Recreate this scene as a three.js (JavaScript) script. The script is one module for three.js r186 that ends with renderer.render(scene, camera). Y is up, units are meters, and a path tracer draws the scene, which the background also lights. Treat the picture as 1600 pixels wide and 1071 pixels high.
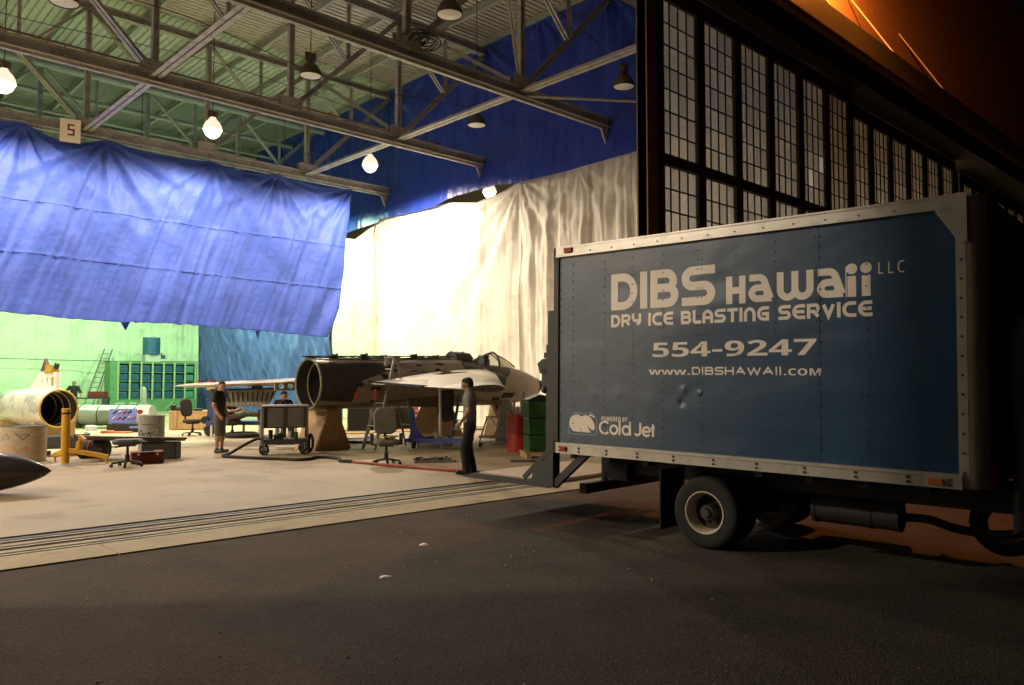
import * as THREE from 'three';
import { mergeGeometries, mergeVertices, toCreasedNormals } from 'three/addons/utils/BufferGeometryUtils.js';
import { RoundedBoxGeometry } from 'three/addons/geometries/RoundedBoxGeometry.js';

// ---------------------------------------------------------------- camera, sky, light, exposure
const scene = new THREE.Scene();
const camera = new THREE.PerspectiveCamera(47.23, 1600 / 1071, 0.1, 900);
const YAW = THREE.MathUtils.degToRad(46.48), PITCH = Math.atan(61.5 / 1225);
camera.position.set(0, 1.7, 0);
camera.lookAt(Math.cos(YAW) * Math.cos(PITCH), 1.7 + Math.sin(PITCH), -Math.sin(YAW) * Math.cos(PITCH));
const renderer = new THREE.WebGLRenderer({ antialias: true });
renderer.toneMapping = THREE.LinearToneMapping;
renderer.toneMappingExposure = 1.35;
renderer.shadowMap.enabled = true;
// night sky: a nearly black dome, very slightly warm from the town's glow
{
  const d = new Float32Array(64 * 32 * 4);
  for (let i = 0; i < 64 * 32; i++) d.set([0.0011, 0.0009, 0.0009, 1], i * 4);
  const t = new THREE.DataTexture(d, 64, 32, THREE.RGBAFormat, THREE.FloatType);
  t.mapping = THREE.EquirectangularReflectionMapping; t.magFilter = THREE.LinearFilter; t.needsUpdate = true;
  scene.background = t; scene.environment = t;
}
const moon = new THREE.DirectionalLight(0xfff1de, 0.004);
moon.position.set(-30, 60, 25); moon.castShadow = true; moon.shadow.mapSize.set(2048, 2048);
Object.assign(moon.shadow.camera, { left: -60, right: 60, top: 60, bottom: -60, near: 1, far: 200 });
scene.add(moon, moon.target);
const WARM = new THREE.Color(1, 0.835, 0.62), COOL = new THREE.Color(0.58, 1, 0.5), SODIUM = new THREE.Color(1, 0.27, 0.03);
const LAMP_CD = 220, REAR_CD = 200, BAY_CD = 240, SODIUM_CD = 300;

// ---------------------------------------------------------------- helpers
let seed = 7;
const rnd = () => { seed = (seed + 0x6d2b79f5) | 0; let t = Math.imul(seed ^ (seed >>> 15), 1 | seed); t = (t + Math.imul(t ^ (t >>> 7), 61 | t)) ^ t; return ((t ^ (t >>> 14)) >>> 0) / 4294967296; };
const rr = (a, b) => a + (b - a) * rnd();
const V = (x, y, z) => new THREE.Vector3(x, y, z);
const SCREEN = -THREE.MathUtils.degToRad(43.52);          // turn of things whose broad side faces the apron
const taken = {};
const numbered = (n) => { const k = (taken[n] = (taken[n] ?? -1) + 1); return k ? n + '_' + String(k).padStart(3, '0') : n; };
function place(g, x = 0, y = 0, z = 0, rx = 0, ry = 0, rz = 0) { if (rx) g.rotateX(rx); if (ry) g.rotateY(ry); if (rz) g.rotateZ(rz); g.translate(x, y, z); return g; }
const bx = (w, h, d, ...p) => place(new THREE.BoxGeometry(w, h, d), ...p);
const rbx = (w, h, d, r, ...p) => place(new RoundedBoxGeometry(w, h, d, 2, r), ...p);
const cy = (r1, r2, h, seg, ...p) => place(new THREE.CylinderGeometry(r1, r2, h, seg), ...p);
const sp = (r, ...p) => place(new THREE.SphereGeometry(r, 14, 10), ...p);
const lat = (prof, seg = 28, ...p) => place(new THREE.LatheGeometry(prof.map((q) => new THREE.Vector2(q[0], q[1])), seg), ...p);
const tor = (R, r, seg, ...p) => place(new THREE.TorusGeometry(R, r, 8, seg), ...p);
const tb = (pts, r, n = 40, rs = 8) => new THREE.TubeGeometry(new THREE.CatmullRomCurve3(pts.map((q) => V(...q))), n, r, rs);
function along(g, a, b) { const A = V(...a), B = V(...b), d = B.clone().sub(A).normalize(), q = new THREE.Quaternion();
  if (Math.abs(d.y) > 0.999) q.setFromUnitVectors(V(1, 0, 0), d); else { const z = V(0, 1, 0).cross(d).multiplyScalar(-1).normalize(), y = z.clone().cross(d); q.setFromRotationMatrix(new THREE.Matrix4().makeBasis(d, y, z)); }
  g.applyQuaternion(q); const c = A.add(B).multiplyScalar(0.5); g.translate(c.x, c.y, c.z); return g; }
const len = (a, b) => Math.hypot(a[0] - b[0], a[1] - b[1], a[2] - b[2]);
const bar = (a, b, w, h = w) => along(new THREE.BoxGeometry(len(a, b), h, w), a, b);              // square bar from a to b
const rod = (a, b, r, seg = 8) => along(new THREE.CylinderGeometry(r, r, len(a, b), seg).rotateZ(Math.PI / 2), a, b);
const hbeam = (a, b, w, h, t = 0.03) => { const l = len(a, b); return along(mergeGeometries([bx(l, t, w, 0, h / 2 - t / 2, 0), bx(l, t, w, 0, -h / 2 + t / 2, 0), bx(l, h - 2 * t, t, 0, 0, 0)]), a, b); };
const angles = (a, b, w, gap = 0.03, t = 0.014) => { const l = len(a, b); return along(mergeGeometries([bx(l, w, t, 0, 0, gap / 2 + t / 2), bx(l, w, t, 0, 0, -gap / 2 - t / 2), bx(l, t, w, 0, -w / 2 - t / 2, gap / 2 + w / 2), bx(l, t, w, 0, -w / 2 - t / 2, -gap / 2 - w / 2)]), a, b); };
function ext(pts, depth, bevel = 0, holes = []) { const s = new THREE.Shape(pts.map((p) => new THREE.Vector2(p[0], p[1])));
  for (const h of holes) s.holes.push(new THREE.Path(h.map((p) => new THREE.Vector2(p[0], p[1]))));
  const g = new THREE.ExtrudeGeometry(s, { depth: depth - 2 * bevel, bevelEnabled: bevel > 0, bevelSize: bevel, bevelThickness: bevel, bevelSegments: 1, steps: 1 }); g.translate(0, 0, -depth / 2 + bevel); return g; }
function metric(g) { const p = g.attributes.position, n = g.attributes.normal, uv = new Float32Array(p.count * 2);
  for (let i = 0; i < p.count; i++) { const ax = Math.abs(n.getX(i)), ay = Math.abs(n.getY(i)), az = Math.abs(n.getZ(i)), x = p.getX(i), y = p.getY(i), z = p.getZ(i);
    if (ay >= ax && ay >= az) uv.set([x, z], i * 2); else if (ax >= az) uv.set([z, y], i * 2); else uv.set([x, y], i * 2); }
  g.setAttribute('uv', new THREE.BufferAttribute(uv, 2)); return g; }
function join(gs, keepUV) { gs = [].concat(gs); const o = gs.map((g) => { const h = g.index ? g.toNonIndexed() : g.clone(); for (const k of Object.keys(h.attributes)) if (!['position', 'normal', 'uv'].includes(k)) h.deleteAttribute(k);
  if (!h.attributes.normal) h.computeVertexNormals(); if (!h.attributes.uv) metric(h); return h; });
  const g = o.length > 1 ? mergeGeometries(o) : o[0]; if (!keepUV) metric(g); return g; }
function raw(name, g, mat, parent = scene) { const m = new THREE.Mesh(g, mat); m.name = parent === scene ? numbered(name) : name; m.castShadow = m.receiveShadow = true; parent.add(m); return m; }
const put = (name, gs, mat, parent, keepUV) => raw(name, join(gs, keepUV), mat, parent);
function tag(o, label, category, group) { o.userData = { label, category }; if (group) o.userData.group = group; return o; }
function thing(name, label, category, pos = [0, 0, 0], turn = 0, group) { const o = new THREE.Group(); o.name = numbered(name); o.position.set(...pos); o.rotation.y = turn; scene.add(o); return tag(o, label, category, group); }
function struct(name, gs, mat, keepUV) { const m = put(name, gs, mat, scene, keepUV); m.userData.kind = 'structure'; return m; }
function dup(root, pos, turn, label, group) { const r = root.clone(); r.name = numbered(root.name.replace(/_\d{3}$/, '')); r.position.set(...pos); r.rotation.y = turn; r.userData = { ...root.userData }; if (label) r.userData.label = label; if (group) r.userData.group = group; scene.add(r); return r; }
const sub = (name, parent, x = 0, y = 0, z = 0) => { const o = new THREE.Group(); o.name = name; o.position.set(x, y, z); parent.add(o); return o; };

// tileable value noise
function lattice(n, s) { const a = new Float32Array(n * n); let q = s >>> 0; for (let i = 0; i < n * n; i++) { q = (Math.imul(q, 1664525) + 1013904223) >>> 0; a[i] = (q >>> 8) / 16777216; } return a; }
const LT = lattice(256, 99);
function vn(x, y, per) { const ix = Math.floor(x), iy = Math.floor(y), fx = x - ix, fy = y - iy, s = fx * fx * (3 - 2 * fx), t = fy * fy * (3 - 2 * fy), m = (a) => ((a % per) + per) % per;
  const h = (i, j) => LT[(m(i) & 255) + 256 * ((m(j) * 7 + per * 13) & 255)];
  return (h(ix, iy) * (1 - s) + h(ix + 1, iy) * s) * (1 - t) + (h(ix, iy + 1) * (1 - s) + h(ix + 1, iy + 1) * s) * t; }
function fbm(u, v, per, oct = 5, gain = 0.5) { let s = 0, a = 1, n = 0; for (let o = 0; o < oct; o++) { s += a * vn(u * per, v * per, per); n += a; a *= gain; per *= 2; } return s / n; }
const N3 = (x, y) => fbm(x / 64 + 10, y / 64 + 10, 64, 3) * 2 - 1;      // long-period noise over metres, -1..1
function tex(n, fn, srgb) { const d = new Uint8Array(n * n * 4); for (let j = 0; j < n; j++) for (let i = 0; i < n; i++) { const c = fn(i / n, j / n); const k = (j * n + i) * 4, a = Array.isArray(c) ? c : [c, c, c]; d[k] = a[0] * 255; d[k + 1] = a[1] * 255; d[k + 2] = a[2] * 255; d[k + 3] = 255; }
  const t = new THREE.DataTexture(d, n, n); t.wrapS = t.wrapT = THREE.RepeatWrapping; t.magFilter = THREE.LinearFilter; t.minFilter = THREE.LinearMipmapLinearFilter; t.generateMipmaps = true; if (srgb) t.colorSpace = THREE.SRGBColorSpace; t.needsUpdate = true; return t; }
const rep = (t, s, s2 = s) => { const c = t.clone(); c.repeat.set(1 / s, 1 / s2); c.needsUpdate = true; return c; };
const clamp = (x, a = 0, b = 1) => Math.min(b, Math.max(a, x)), sm = (a, b, x) => { const t = clamp((x - a) / (b - a)); return t * t * (3 - 2 * t); };

const tNoise = tex(512, (u, v) => fbm(u, v, 8, 6));
const tBlotch = tex(512, (u, v) => { const a = fbm(u, v, 6, 6, 0.6), b = fbm(u + 0.37, v + 0.11, 14, 4); return clamp(0.62 + 0.6 * (a - 0.5) + 0.3 * (b - 0.5)); });
const tConc = tex(1024, (u, v) => { const a = fbm(u, v, 5, 7, 0.58), b = fbm(u + 0.3, v + 0.7, 3, 3), s = sm(0.60, 0.72, fbm(u + 0.6, v + 0.2, 9, 5)), f = fbm(u, v, 200, 2);
  const sc = Math.abs(fbm(u * 1 + 0.1, v, 11, 4) - 0.5) < 0.008 ? 0.06 : 0; const k = clamp(0.78 + 0.42 * (a - 0.5) + 0.25 * (b - 0.5) - 0.17 * s + 0.14 * (f - 0.5) - sc); return [k, k * (0.965 + 0.02 * b), k * (0.9 + 0.05 * a)]; });
const tAsph = tex(1024, (u, v) => { const f = fbm(u, v, 210, 2, 0.7), a = fbm(u, v, 6, 5), st = sm(0.78, 0.86, vn(u * 230, v * 230, 230)); const k = clamp(0.30 + 0.75 * (f - 0.5) + 0.35 * (a - 0.5) + 0.6 * st); return k; });
const tCrink = tex(1024, (u, v) => { let h = 0; for (const [p, a, o] of [[7, 0.5, 0], [15, 0.28, 0.31], [34, 0.16, 0.71], [80, 0.06, 0.2]]) { const n = fbm(u + o, v + o * 0.7, p, 2); h += a * (1 - Math.abs(2 * n - 1)); } return clamp(h); });
const tTarp = tex(512, (u, v) => { const a = fbm(u, v, 5, 6, 0.6), s = sm(0.58, 0.75, fbm(u + 0.4, v + 0.8, 10, 4)); return clamp(0.86 + 0.3 * (a - 0.5) - 0.12 * s); });
const tWood = tex(512, (u, v) => { const w = fbm(u * 1, v * 1, 4, 4), g = fbm(u, v + 0.0, 6, 3), l = vn(u * 90 + g * 8, v * 6, 90) * 0.6 + vn(u * 40 + w * 6, v * 4, 40) * 0.4; return clamp(0.68 + 0.34 * (l - 0.5) + 0.25 * (w - 0.5)); });
const tSkin = tex(512, (u, v) => { const a = fbm(u, v, 4, 6, 0.62), s = sm(0.55, 0.68, fbm(u + 0.15, v + 0.6, 8, 5)), d = sm(0.66, 0.72, fbm(u + 0.5, v + 0.3, 30, 3)); return clamp(0.86 + 0.36 * (a - 0.5) - 0.22 * s - 0.18 * d); });

function mat(rgb, rough = 0.7, metal = 0, o = {}) { const m = new (o.phys ? THREE.MeshPhysicalMaterial : THREE.MeshStandardMaterial)({ roughness: rough, metalness: metal }); m.color.setRGB(...rgb); delete o.phys;
  if (!('map' in o)) { m.map = rep(tTarp, 1.1); m.color.multiplyScalar(1.16); } if (!('bumpMap' in o)) { m.bumpMap = rep(tNoise, 0.35); m.bumpScale = 0.0012; } Object.assign(m, o); return m; }
const M = {
  steel: mat([0.46, 0.44, 0.41], 0.55, 0.1, { map: rep(tSkin, 1.7) }), steelDark: mat([0.06, 0.055, 0.05], 0.6, 0.2), rust: mat([0.12, 0.065, 0.035], 0.8),
  deck: mat([0.55, 0.53, 0.47], 0.6, 0.15), rearDeckDim: mat([0.3, 0.31, 0.27], 0.6, 0.15), purlin: mat([0.36, 0.38, 0.33], 0.6),  // rear deck: same metal, coloured darker in place of weaker light
  black: mat([0.012, 0.012, 0.013], 0.55), rubber: mat([0.02, 0.019, 0.018], 0.85), darkgrey: mat([0.045, 0.045, 0.047], 0.6), grey: mat([0.2, 0.2, 0.19], 0.6), lightgrey: mat([0.42, 0.42, 0.4], 0.6),
  white: mat([0.7, 0.69, 0.66], 0.5), alu: mat([0.6, 0.57, 0.52], 0.36, 0.5, { bumpMap: null }), chrome: mat([0.7, 0.7, 0.7], 0.2, 1), red: mat([0.34, 0.018, 0.014], 0.45), orange: mat([0.55, 0.09, 0.02], 0.5), yellow: mat([0.62, 0.33, 0.015], 0.5),
  green: mat([0.015, 0.09, 0.022], 0.5), blue: mat([0.03, 0.05, 0.2], 0.5), lightblue: mat([0.13, 0.22, 0.5], 0.55), maroon: mat([0.15, 0.02, 0.018], 0.5), cream: mat([0.6, 0.54, 0.42], 0.5),
  brownstuff: mat([0.09, 0.055, 0.035], 0.7), gold: mat([0.5, 0.33, 0.07], 0.45, 0.3), tan: mat([0.45, 0.33, 0.2], 0.75), wood: mat([0.56, 0.37, 0.17], 0.75, 0, { map: rep(tWood, 0.9) }), ply: mat([0.62, 0.4, 0.17], 0.75, 0, { map: rep(tWood, 1.2) }),
  lensOff: mat([0.72, 0.7, 0.68], 0.4), shade: mat([0.1, 0.075, 0.045], 0.5, 0.3), shadeIn: mat([0.75, 0.72, 0.66], 0.4),
  redGlass: mat([0.35, 0.012, 0.01], 0.2), amberGlass: mat([0.6, 0.16, 0.02], 0.25), fabric: mat([0.15, 0.145, 0.125], 0.95), fabricDark: mat([0.03, 0.026, 0.024], 0.95), plastic: mat([0.5, 0.55, 0.6], 0.35),
};
// ---------------------------------------------------------------- ground
struct('asphalt_apron', (() => { const g = new THREE.PlaneGeometry(700, 708.4, 1, 1).rotateX(-Math.PI / 2); g.translate(0, -0.02, -8.4 + 354.2); return g; })(), mat([0.135, 0.094, 0.064], 0.92, 0, { map: rep(tAsph, 2.3), bumpMap: rep(tAsph, 2.3), bumpScale: 0.012 }));
const concrete = mat([0.47, 0.37, 0.25], 0.62, 0, { map: rep(tConc, 6.5), bumpMap: rep(tConc, 6.5), bumpScale: 0.004 });
const concApron = mat([0.54, 0.45, 0.30], 0.8, 0, { map: rep(tConc, 3.1), bumpMap: rep(tNoise, 0.5), bumpScale: 0.01 });
{ // floor slabs with real joints, the door track in front, the apron strip beyond it
  const xs = [-17, -9.6, -4.1, 1.4, 6.9, 12.4, 17.9, 23.4, 28.9, 34.4, 39.9, 48.5], zs = [-10.12, -16, -22, -28, -34, -40, -46, -52];
  const floor = new THREE.Group(); floor.name = 'hangar_floor'; floor.userData.kind = 'structure'; scene.add(floor);
  for (let i = 0; i + 1 < xs.length; i++) for (let j = 0; j + 1 < zs.length; j++) put('slab', bx(xs[i + 1] - xs[i] - 0.014, 0.12, zs[j] - zs[j + 1] - 0.014, (xs[i] + xs[i + 1]) / 2, -0.06, (zs[j] + zs[j + 1]) / 2), concrete, floor);
  put('joint_filler', bx(65.5, 0.06, 42, 15.75, -0.045, -31), M.darkgrey, floor);
  const track = new THREE.Group(); track.name = 'door_track'; track.userData.kind = 'structure'; scene.add(track);
  put('track_bed', bx(65.5, 0.1, 1.1, 15.75, -0.115, -9.6), M.rust, track);
  for (const z of [-9.13, -9.5, -9.87]) put('rail', [bx(65.5, 0.05, 0.05, 15.75, -0.03, z), bx(65.5, 0.02, 0.11, 15.75, -0.056, z)], M.steel, track);
  for (const z of [-9.315, -9.685]) put('track_infill', bx(65.5, 0.07, 0.13, 15.75, -0.045, z), concApron, track);
  const strip = new THREE.Group(); strip.name = 'apron_strip'; strip.userData.kind = 'structure'; scene.add(strip);
  for (let i = 0; i < 17; i++) put('slab', bx(3.885, 0.12, 0.63, -14.95 + i * 3.9, -0.066, -8.735), concApron, strip);
}
// ---------------------------------------------------------------- the hangar
const hangar = thing('hangar', 'large steel truss hangar with open front and orange lit upper wall', 'hangar');
function corrug(x0, x1, z0, z1, y, per, amp, flip) { // ribs along x
  const n = Math.round(Math.abs(z1 - z0) / per), P = [], pr = [[0, 0], [0.3, 0], [0.42, 1], [0.72, 1], [0.84, 0]];
  const q = []; for (let i = 0; i < n; i++) for (const [a, b] of pr) q.push([z0 + (z1 - z0) * (i + a) / n, b * amp]); q.push([z1, 0]);
  for (let i = 0; i + 1 < q.length; i++) { const [a, ha] = q[i], [b, hb] = q[i + 1]; for (const t of [[x0, a, ha], [x1, a, ha], [x1, b, hb], [x0, a, ha], [x1, b, hb], [x0, b, hb]]) P.push(t[0], y + t[2], t[1]); }
  const g = new THREE.BufferGeometry(); g.setAttribute('position', new THREE.Float32BufferAttribute(P, 3)); g.computeVertexNormals(); return g; }
for (let i = 0; i < 9; i++) { const x0 = -16 + i * 7, x1 = x0 + 6.99; // sheets of roof deck
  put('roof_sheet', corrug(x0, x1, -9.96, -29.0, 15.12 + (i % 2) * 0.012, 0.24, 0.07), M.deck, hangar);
  put('rear_roof_sheet', corrug(x0, x1, -35.7, -50.8, 15.12 + (i % 2) * 0.012, 0.24, 0.06), M.rearDeckDim, hangar);
  { const g = corrug(-29.05, -35.7, x0, x1, 15.12, 0.26, 0.07), p = g.attributes.position; for (let k = 0; k < p.count; k++) { const z = p.getX(k), x = p.getZ(k); p.setX(k, x); p.setZ(k, z); } g.computeVertexNormals(); put('middle_roof_sheet', g, M.deck, hangar); }
}
put('roof_cover', bx(64, 0.12, 41.2, 15.7, 15.34, -30.4), M.steelDark, hangar);
put('rear_wall', bx(64, 15.3, 0.2, 15.7, 7.65, -50.95), M.purlin, hangar);
put('side_wall', bx(0.2, 15.3, 41, -16.2, 7.65, -30.5), M.purlin, hangar);
put('side_wall', bx(0.2, 15.3, 41, 47.5, 7.65, -30.5), M.purlin, hangar);
// front: header over the doors, gutter, wall above
put('header', [bx(120, 1.55, 0.9, 42, 10.62, -9.1), bx(120, 0.12, 1.5, 42, 9.9, -9.5)], M.steelDark, hangar);
put('gutter', [bx(60, 0.1, 0.16, 12.2, 10.5, -8.57), bx(60, 0.03, 0.2, 12.2, 10.57, -8.57)], M.tan, hangar);
put('upper_wall', bx(120, 8.2, 0.2, 42, 15.3, -9.85), mat([0.2, 0.11, 0.07], 0.75), hangar);
for (let i = 0; i < 3; i++) put('stay_rod', rod([18.6 + i * 4.3, 13.4, -9.75], [19.9 + i * 4.3, 11.38, -8.72], 0.02), M.steel, hangar);
for (let i = 0; i < 14; i++) put('purlin', hbeam([-7 + i * 2.075, 14.96, -9.7], [-7 + i * 2.075, 14.96, -29.1], 0.13, 0.24, 0.02), M.purlin, hangar);
for (let i = 0; i < 14; i++) put('rear_purlin', hbeam([-7 + i * 2.075, 14.96, -29.1], [-7 + i * 2.075, 14.96, -50.5], 0.13, 0.22, 0.02), M.purlin, hangar);
const nodeX = (k) => 7.6 + 4.15 * k, YB = 10.36, YT = 14.6;
function truss(z, top = YT) {
  const t = sub('roof_truss', hangar), p = (n, g) => put(n, g, M.steel, t), x0 = nodeX(-5), x1 = 20.02;
  p('bottom_chord', [hbeam([x0, YB - 0.12, z], [x1, YB - 0.12, z], 0.3, 0.3, 0.03), bx(x1 - x0, 0.1, 0.12, (x0 + x1) / 2, YB - 0.31, z)]);
  p('top_chord', hbeam([x0, top, z], [x1, top, z], 0.26, 0.28, 0.03));
  for (let k = -5; k <= 2; k++) {
    const X = nodeX(k), up = k >= 0 ? 1 : -1, T = nodeX(k + up);
    p('vertical', hbeam([X, YB, z], [X, top, z], 0.16, 0.18, 0.02));
    p('gusset_plate', [bx(0.75, 0.42, 0.03, X, YB + 0.14, z + 0.105), bx(0.75, 0.42, 0.03, X, YB + 0.14, z - 0.105)]);
    for (const s of k === 0 ? [1, -1] : [up]) { const Tx = nodeX(k + s), mx = (X + Tx) / 2, my = (YB + top) / 2;
      p('diagonal', angles([X, YB, z], [Tx, top, z], 0.13, 0.07));
      p('sub_vertical', angles([mx, my, z], [mx, top, z], 0.08, 0.04));
      p('sub_diagonal', angles([mx, my, z], [X, top, z], 0.08, 0.05)); }
  }
  p('end_bracket', ext([[0, 0], [0.45, 0], [0.38, -0.62], [0.3, -0.62]], 0.05).translate(19.55, YB - 0.36, z));
  return t;
}
truss(-10.1); truss(-16.35); truss(-22.6); truss(-29.1);
truss(-35.7); truss(-42.4);
for (const X of [nodeX(0), nodeX(2), nodeX(-2)]) for (const [a, b] of [[-10.1, -16.35], [-16.35, -22.6], [-22.6, -29.1]]) {
  put('bottom_strut', angles([X, YB - 0.05, a], [X, YB - 0.05, b], 0.13, 0.05), M.steel, hangar);
  put('sway_brace', angles([X + 0.12, YB + 0.1, a], [X + 0.12, YT - 0.1, b], 0.09, 0.04), M.steel, hangar);
}
put('wind_brace', angles([nodeX(2), YB + 0.1, -16.35], [nodeX(2) - 1.4, YB + 3.2, -15.6], 0.06, 0.03), M.steel, hangar);
put('wind_brace', rod([nodeX(2), YB - 0.2, -16.35], [20, YB - 0.25, -13.2], 0.045), M.steel, hangar);
// services in the roof
put('sprinkler_pipe', [rod([-10, 11.6, -25.4], [20, 11.6, -25.4], 0.035), ...[6, 9.2, 12.4, 15.6, 18.8].map((x) => rod([x, 11.6, -25.4], [x, 11.3, -25.4], 0.02)), ...[6, 9.2, 12.4, 15.6, 18.8].map((x) => cy(0.06, 0.03, 0.08, 10, x, 11.28, -25.4))], M.rust, hangar);
for (const [y, z, r] of [[14.2, -38, 0.1], [14.0, -40, 0.07], [14.3, -34.9, 0.13], [14.5, -34.2, 0.08]]) put('duct_pipe', rod([-10, y, z], [20, y, z], r, 12), M.purlin, hangar);
put('power_cable', [tb([[-6, 12.1, -22], [2, 11.7, -22.2], [8, 12.2, -22.4], [13, 11.6, -22.3], [19.8, 12.2, -22.4]], 0.014, 60, 5), tb([[3, 14.2, -17], [7, 13.6, -16.5], [11, 13.9, -16.3], [12, 13.2, -16.4], [16, 13.6, -16.5], [19.8, 13.0, -16.6]], 0.016, 60, 5), tb([[-6, 13.9, -28], [4, 13.2, -28.3], [12, 13.6, -28.4], [19.8, 13.1, -28.3]], 0.014, 60, 5)], M.black, hangar);
put('cable_coil', Array.from({ length: 9 }, (_, i) => tor(0.3 + rr(-0.06, 0.1), 0.016, 20, 11.95 + rr(-0.15, 0.35), YB + rr(0.15, 0.35), -16.35 + rr(0.15, 0.3), Math.PI / 2 + rr(-0.5, 0.5), rr(-0.4, 0.4), 0)), M.black, hangar);

// ---------------------------------------------------------------- sliding door leaves
const glass = [0.8, 0.7, 0.88].map((k, i) => mat([k, k * 0.94, k * 0.84], 0.78, 0, { phys: 1, transmission: 0.72, thickness: 0, ior: 1.45, map: rep(tTarp, 0.9 + i * 0.2), bumpMap: rep(tNoise, 0.1), bumpScale: 0.002 }));
const whiterGlass = mat([0.97, 0.97, 0.97], 0.9, 0, { phys: 1, transmission: 0.97, thickness: 0, map: null, bumpMap: null });  // whiter panes that stand in for lamp light showing through
const frameMat = mat([0.055, 0.042, 0.03], 0.75), postMat = mat([0.26, 0.16, 0.09], 0.8);
function doorLeaf(x0, z, single, label) {
  const t = thing('door_leaf', label, 'hangar door', [x0, 0, z], 0, 'parked sliding hangar door leaves');
  const pitch = 1.5, W = 9.6, c0 = 0.62, cw = 1.22, R = 0.453, U0 = 6.25, L0 = 6.03 - 7 * R;
  put('post', [bx(0.36, 9.72, 0.2, 0.18, 4.93, 0), bx(0.03, 9.72, 0.26, 0.015, 4.93, 0)], postMat, t);
  put('stile', bx(0.28, 9.6, 0.16, 0.5, 4.9, 0), frameMat, t);
  for (let c = 1; c < 6; c++) put('stile', bx(pitch - cw, 9.6, 0.16, c0 + c * pitch - (pitch - cw) / 2, 4.9, 0), frameMat, t);
  put('stile', bx(0.3, 9.6, 0.16, W - 0.16, 4.9, 0), frameMat, t);
  put('top_rail', bx(W, 0.36, 0.15, W / 2, 9.6, 0), frameMat, t);
  put('middle_rail', bx(W, 0.22, 0.17, W / 2, 6.14, 0), frameMat, t);
  put('bottom_panel', [bx(W, L0 - 0.1, 0.12, W / 2, (L0 + 0.1) / 2, 0)], postMat, t);
  put('door_wheel', [1.2, W - 1.2].map((x) => cy(0.11, 0.11, 0.06, 18, x, 0.105, 0, Math.PI / 2)), M.steelDark, t);
  const pg = new THREE.PlaneGeometry(cw / 4 - 0.02, R - 0.02), lower = [];
  for (let c = 0; c < 6; c++) {
    const x = c0 + c * pitch, m = [];
    for (const y0 of [L0, U0]) { for (let i = 1; i < 4; i++) m.push(bx(0.026, 7 * R, 0.045, x + i * cw / 4, y0 + 3.5 * R, 0)); for (let j = 1; j < 7; j++) m.push(bx(cw, 0.026, 0.04, x + cw / 2, y0 + j * R, 0)); }
    put('muntin_grid', m, frameMat, t);
    for (let r = 0; r < 14; r++) for (let i = 0; i < 4; i++) {
      const px = x + (i + 0.5) * cw / 4, py = r < 7 ? L0 + (r + 0.5) * R : U0 + (r - 6.5) * R;
      if (r < 3 || !single) { lower.push(pg.clone().translate(px, py, 0)); continue; }
      const cl = x0 > 0 && x0 < 13 && c === 4 && ((i === 1 && r === 8) || (i === 3 && r === 9));
      const q = raw('pane', pg, cl ? whiterGlass : glass[Math.floor(rnd() * 3)], t); q.position.set(px, py, rr(-0.004, 0.004)); q.rotation.set(rr(-0.006, 0.006), rr(-0.006, 0.006), 0);
    }
  }
  const lw = put('lower_glazing', lower, glass[0], t); lw.userData.kind = 'stuff';
  return t;
}
doorLeaf(12.15, -9.13, true, 'nearest glazed hangar door leaf with brown edge post behind the blue truck');
doorLeaf(21.95, -9.5, true, 'middle glazed hangar door leaf between the nearest and the farthest leaf');
doorLeaf(32.95, -9.87, false, 'farthest glazed hangar door leaf at the right edge of the photo');
// leaves slid to the other side of the opening, just outside the frame
doorLeaf(-11.1, -9.13, false, 'glazed hangar door leaf parked at the left of the opening');
doorLeaf(-19.4, -9.5, false, 'outer glazed hangar door leaf parked far left of the opening');

// ---------------------------------------------------------------- high-bay lamps
const lampGlow = (c, k) => { const m = new THREE.MeshStandardMaterial({ roughness: 0.5 }); m.color.setRGB(0.8, 0.8, 0.8); m.emissive.copy(c); m.emissiveIntensity = k; return m; };
const glowWarm = lampGlow(new THREE.Color(1, 0.86, 0.68), 7), glowCool = lampGlow(COOL, 7), shadeWarm = lampGlow(new THREE.Color(1, 0.84, 0.62), 0.7), shadeCool = lampGlow(COOL, 0.7);  // lit shades glow as well, standing in for glare round the lamps
function highBay(x, z, label, lit, y = 10.2, hang = 14.7) {
  const t = thing('high_bay_lamp', label, 'lamp', [x, y, z], 0, 'bell shaped high bay lamps under the roof');
  put(lit ? 'lamp_shade' : 'shade', [lat([[0.31, 0.0], [0.315, 0.02], [0.29, 0.14], [0.22, 0.27], [0.13, 0.36], [0.11, 0.4]], 28), lat([[0.1, 0.4], [0.12, 0.26], [0.21, 0.2], [0.27, 0.1], [0.3, 0.0]], 28)], lit ? (lit.cool ? shadeCool : shadeWarm) : M.shade, t, true);
  put('ballast', [cy(0.13, 0.12, 0.2, 16, 0, 0.52, 0), bx(0.3, 0.04, 0.06, 0, 0.64, 0), bx(0.02, 0.2, 0.05, 0.15, 0.55, 0), bx(0.02, 0.2, 0.05, -0.15, 0.55, 0)], M.shade, t);
  put('hanger_rod', rod([0, 0.62, 0], [0, hang - y, 0], 0.014, 6), M.steelDark, t);
  put(lit ? 'lamp_lens' : 'lens', lit ? lat([[0, -0.28], [0.1, -0.265], [0.2, -0.19], [0.27, -0.07], [0.285, 0.02]], 28) : lat([[0, -0.03], [0.15, -0.015], [0.285, 0.02]], 28), lit ? (lit.cool ? glowCool : glowWarm) : M.lensOff, t, true);
  if (lit) { const s = new THREE.SpotLight(lit.color, lit.cd, 0, 1.5, 0.22, 2); s.position.set(x, y - 0.32, z); s.target.position.set(x, 0, z); s.castShadow = true; s.shadow.radius = 9; s.shadow.mapSize.set(1024, 1024); scene.add(s, s.target); }
  return t;
}
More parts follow.
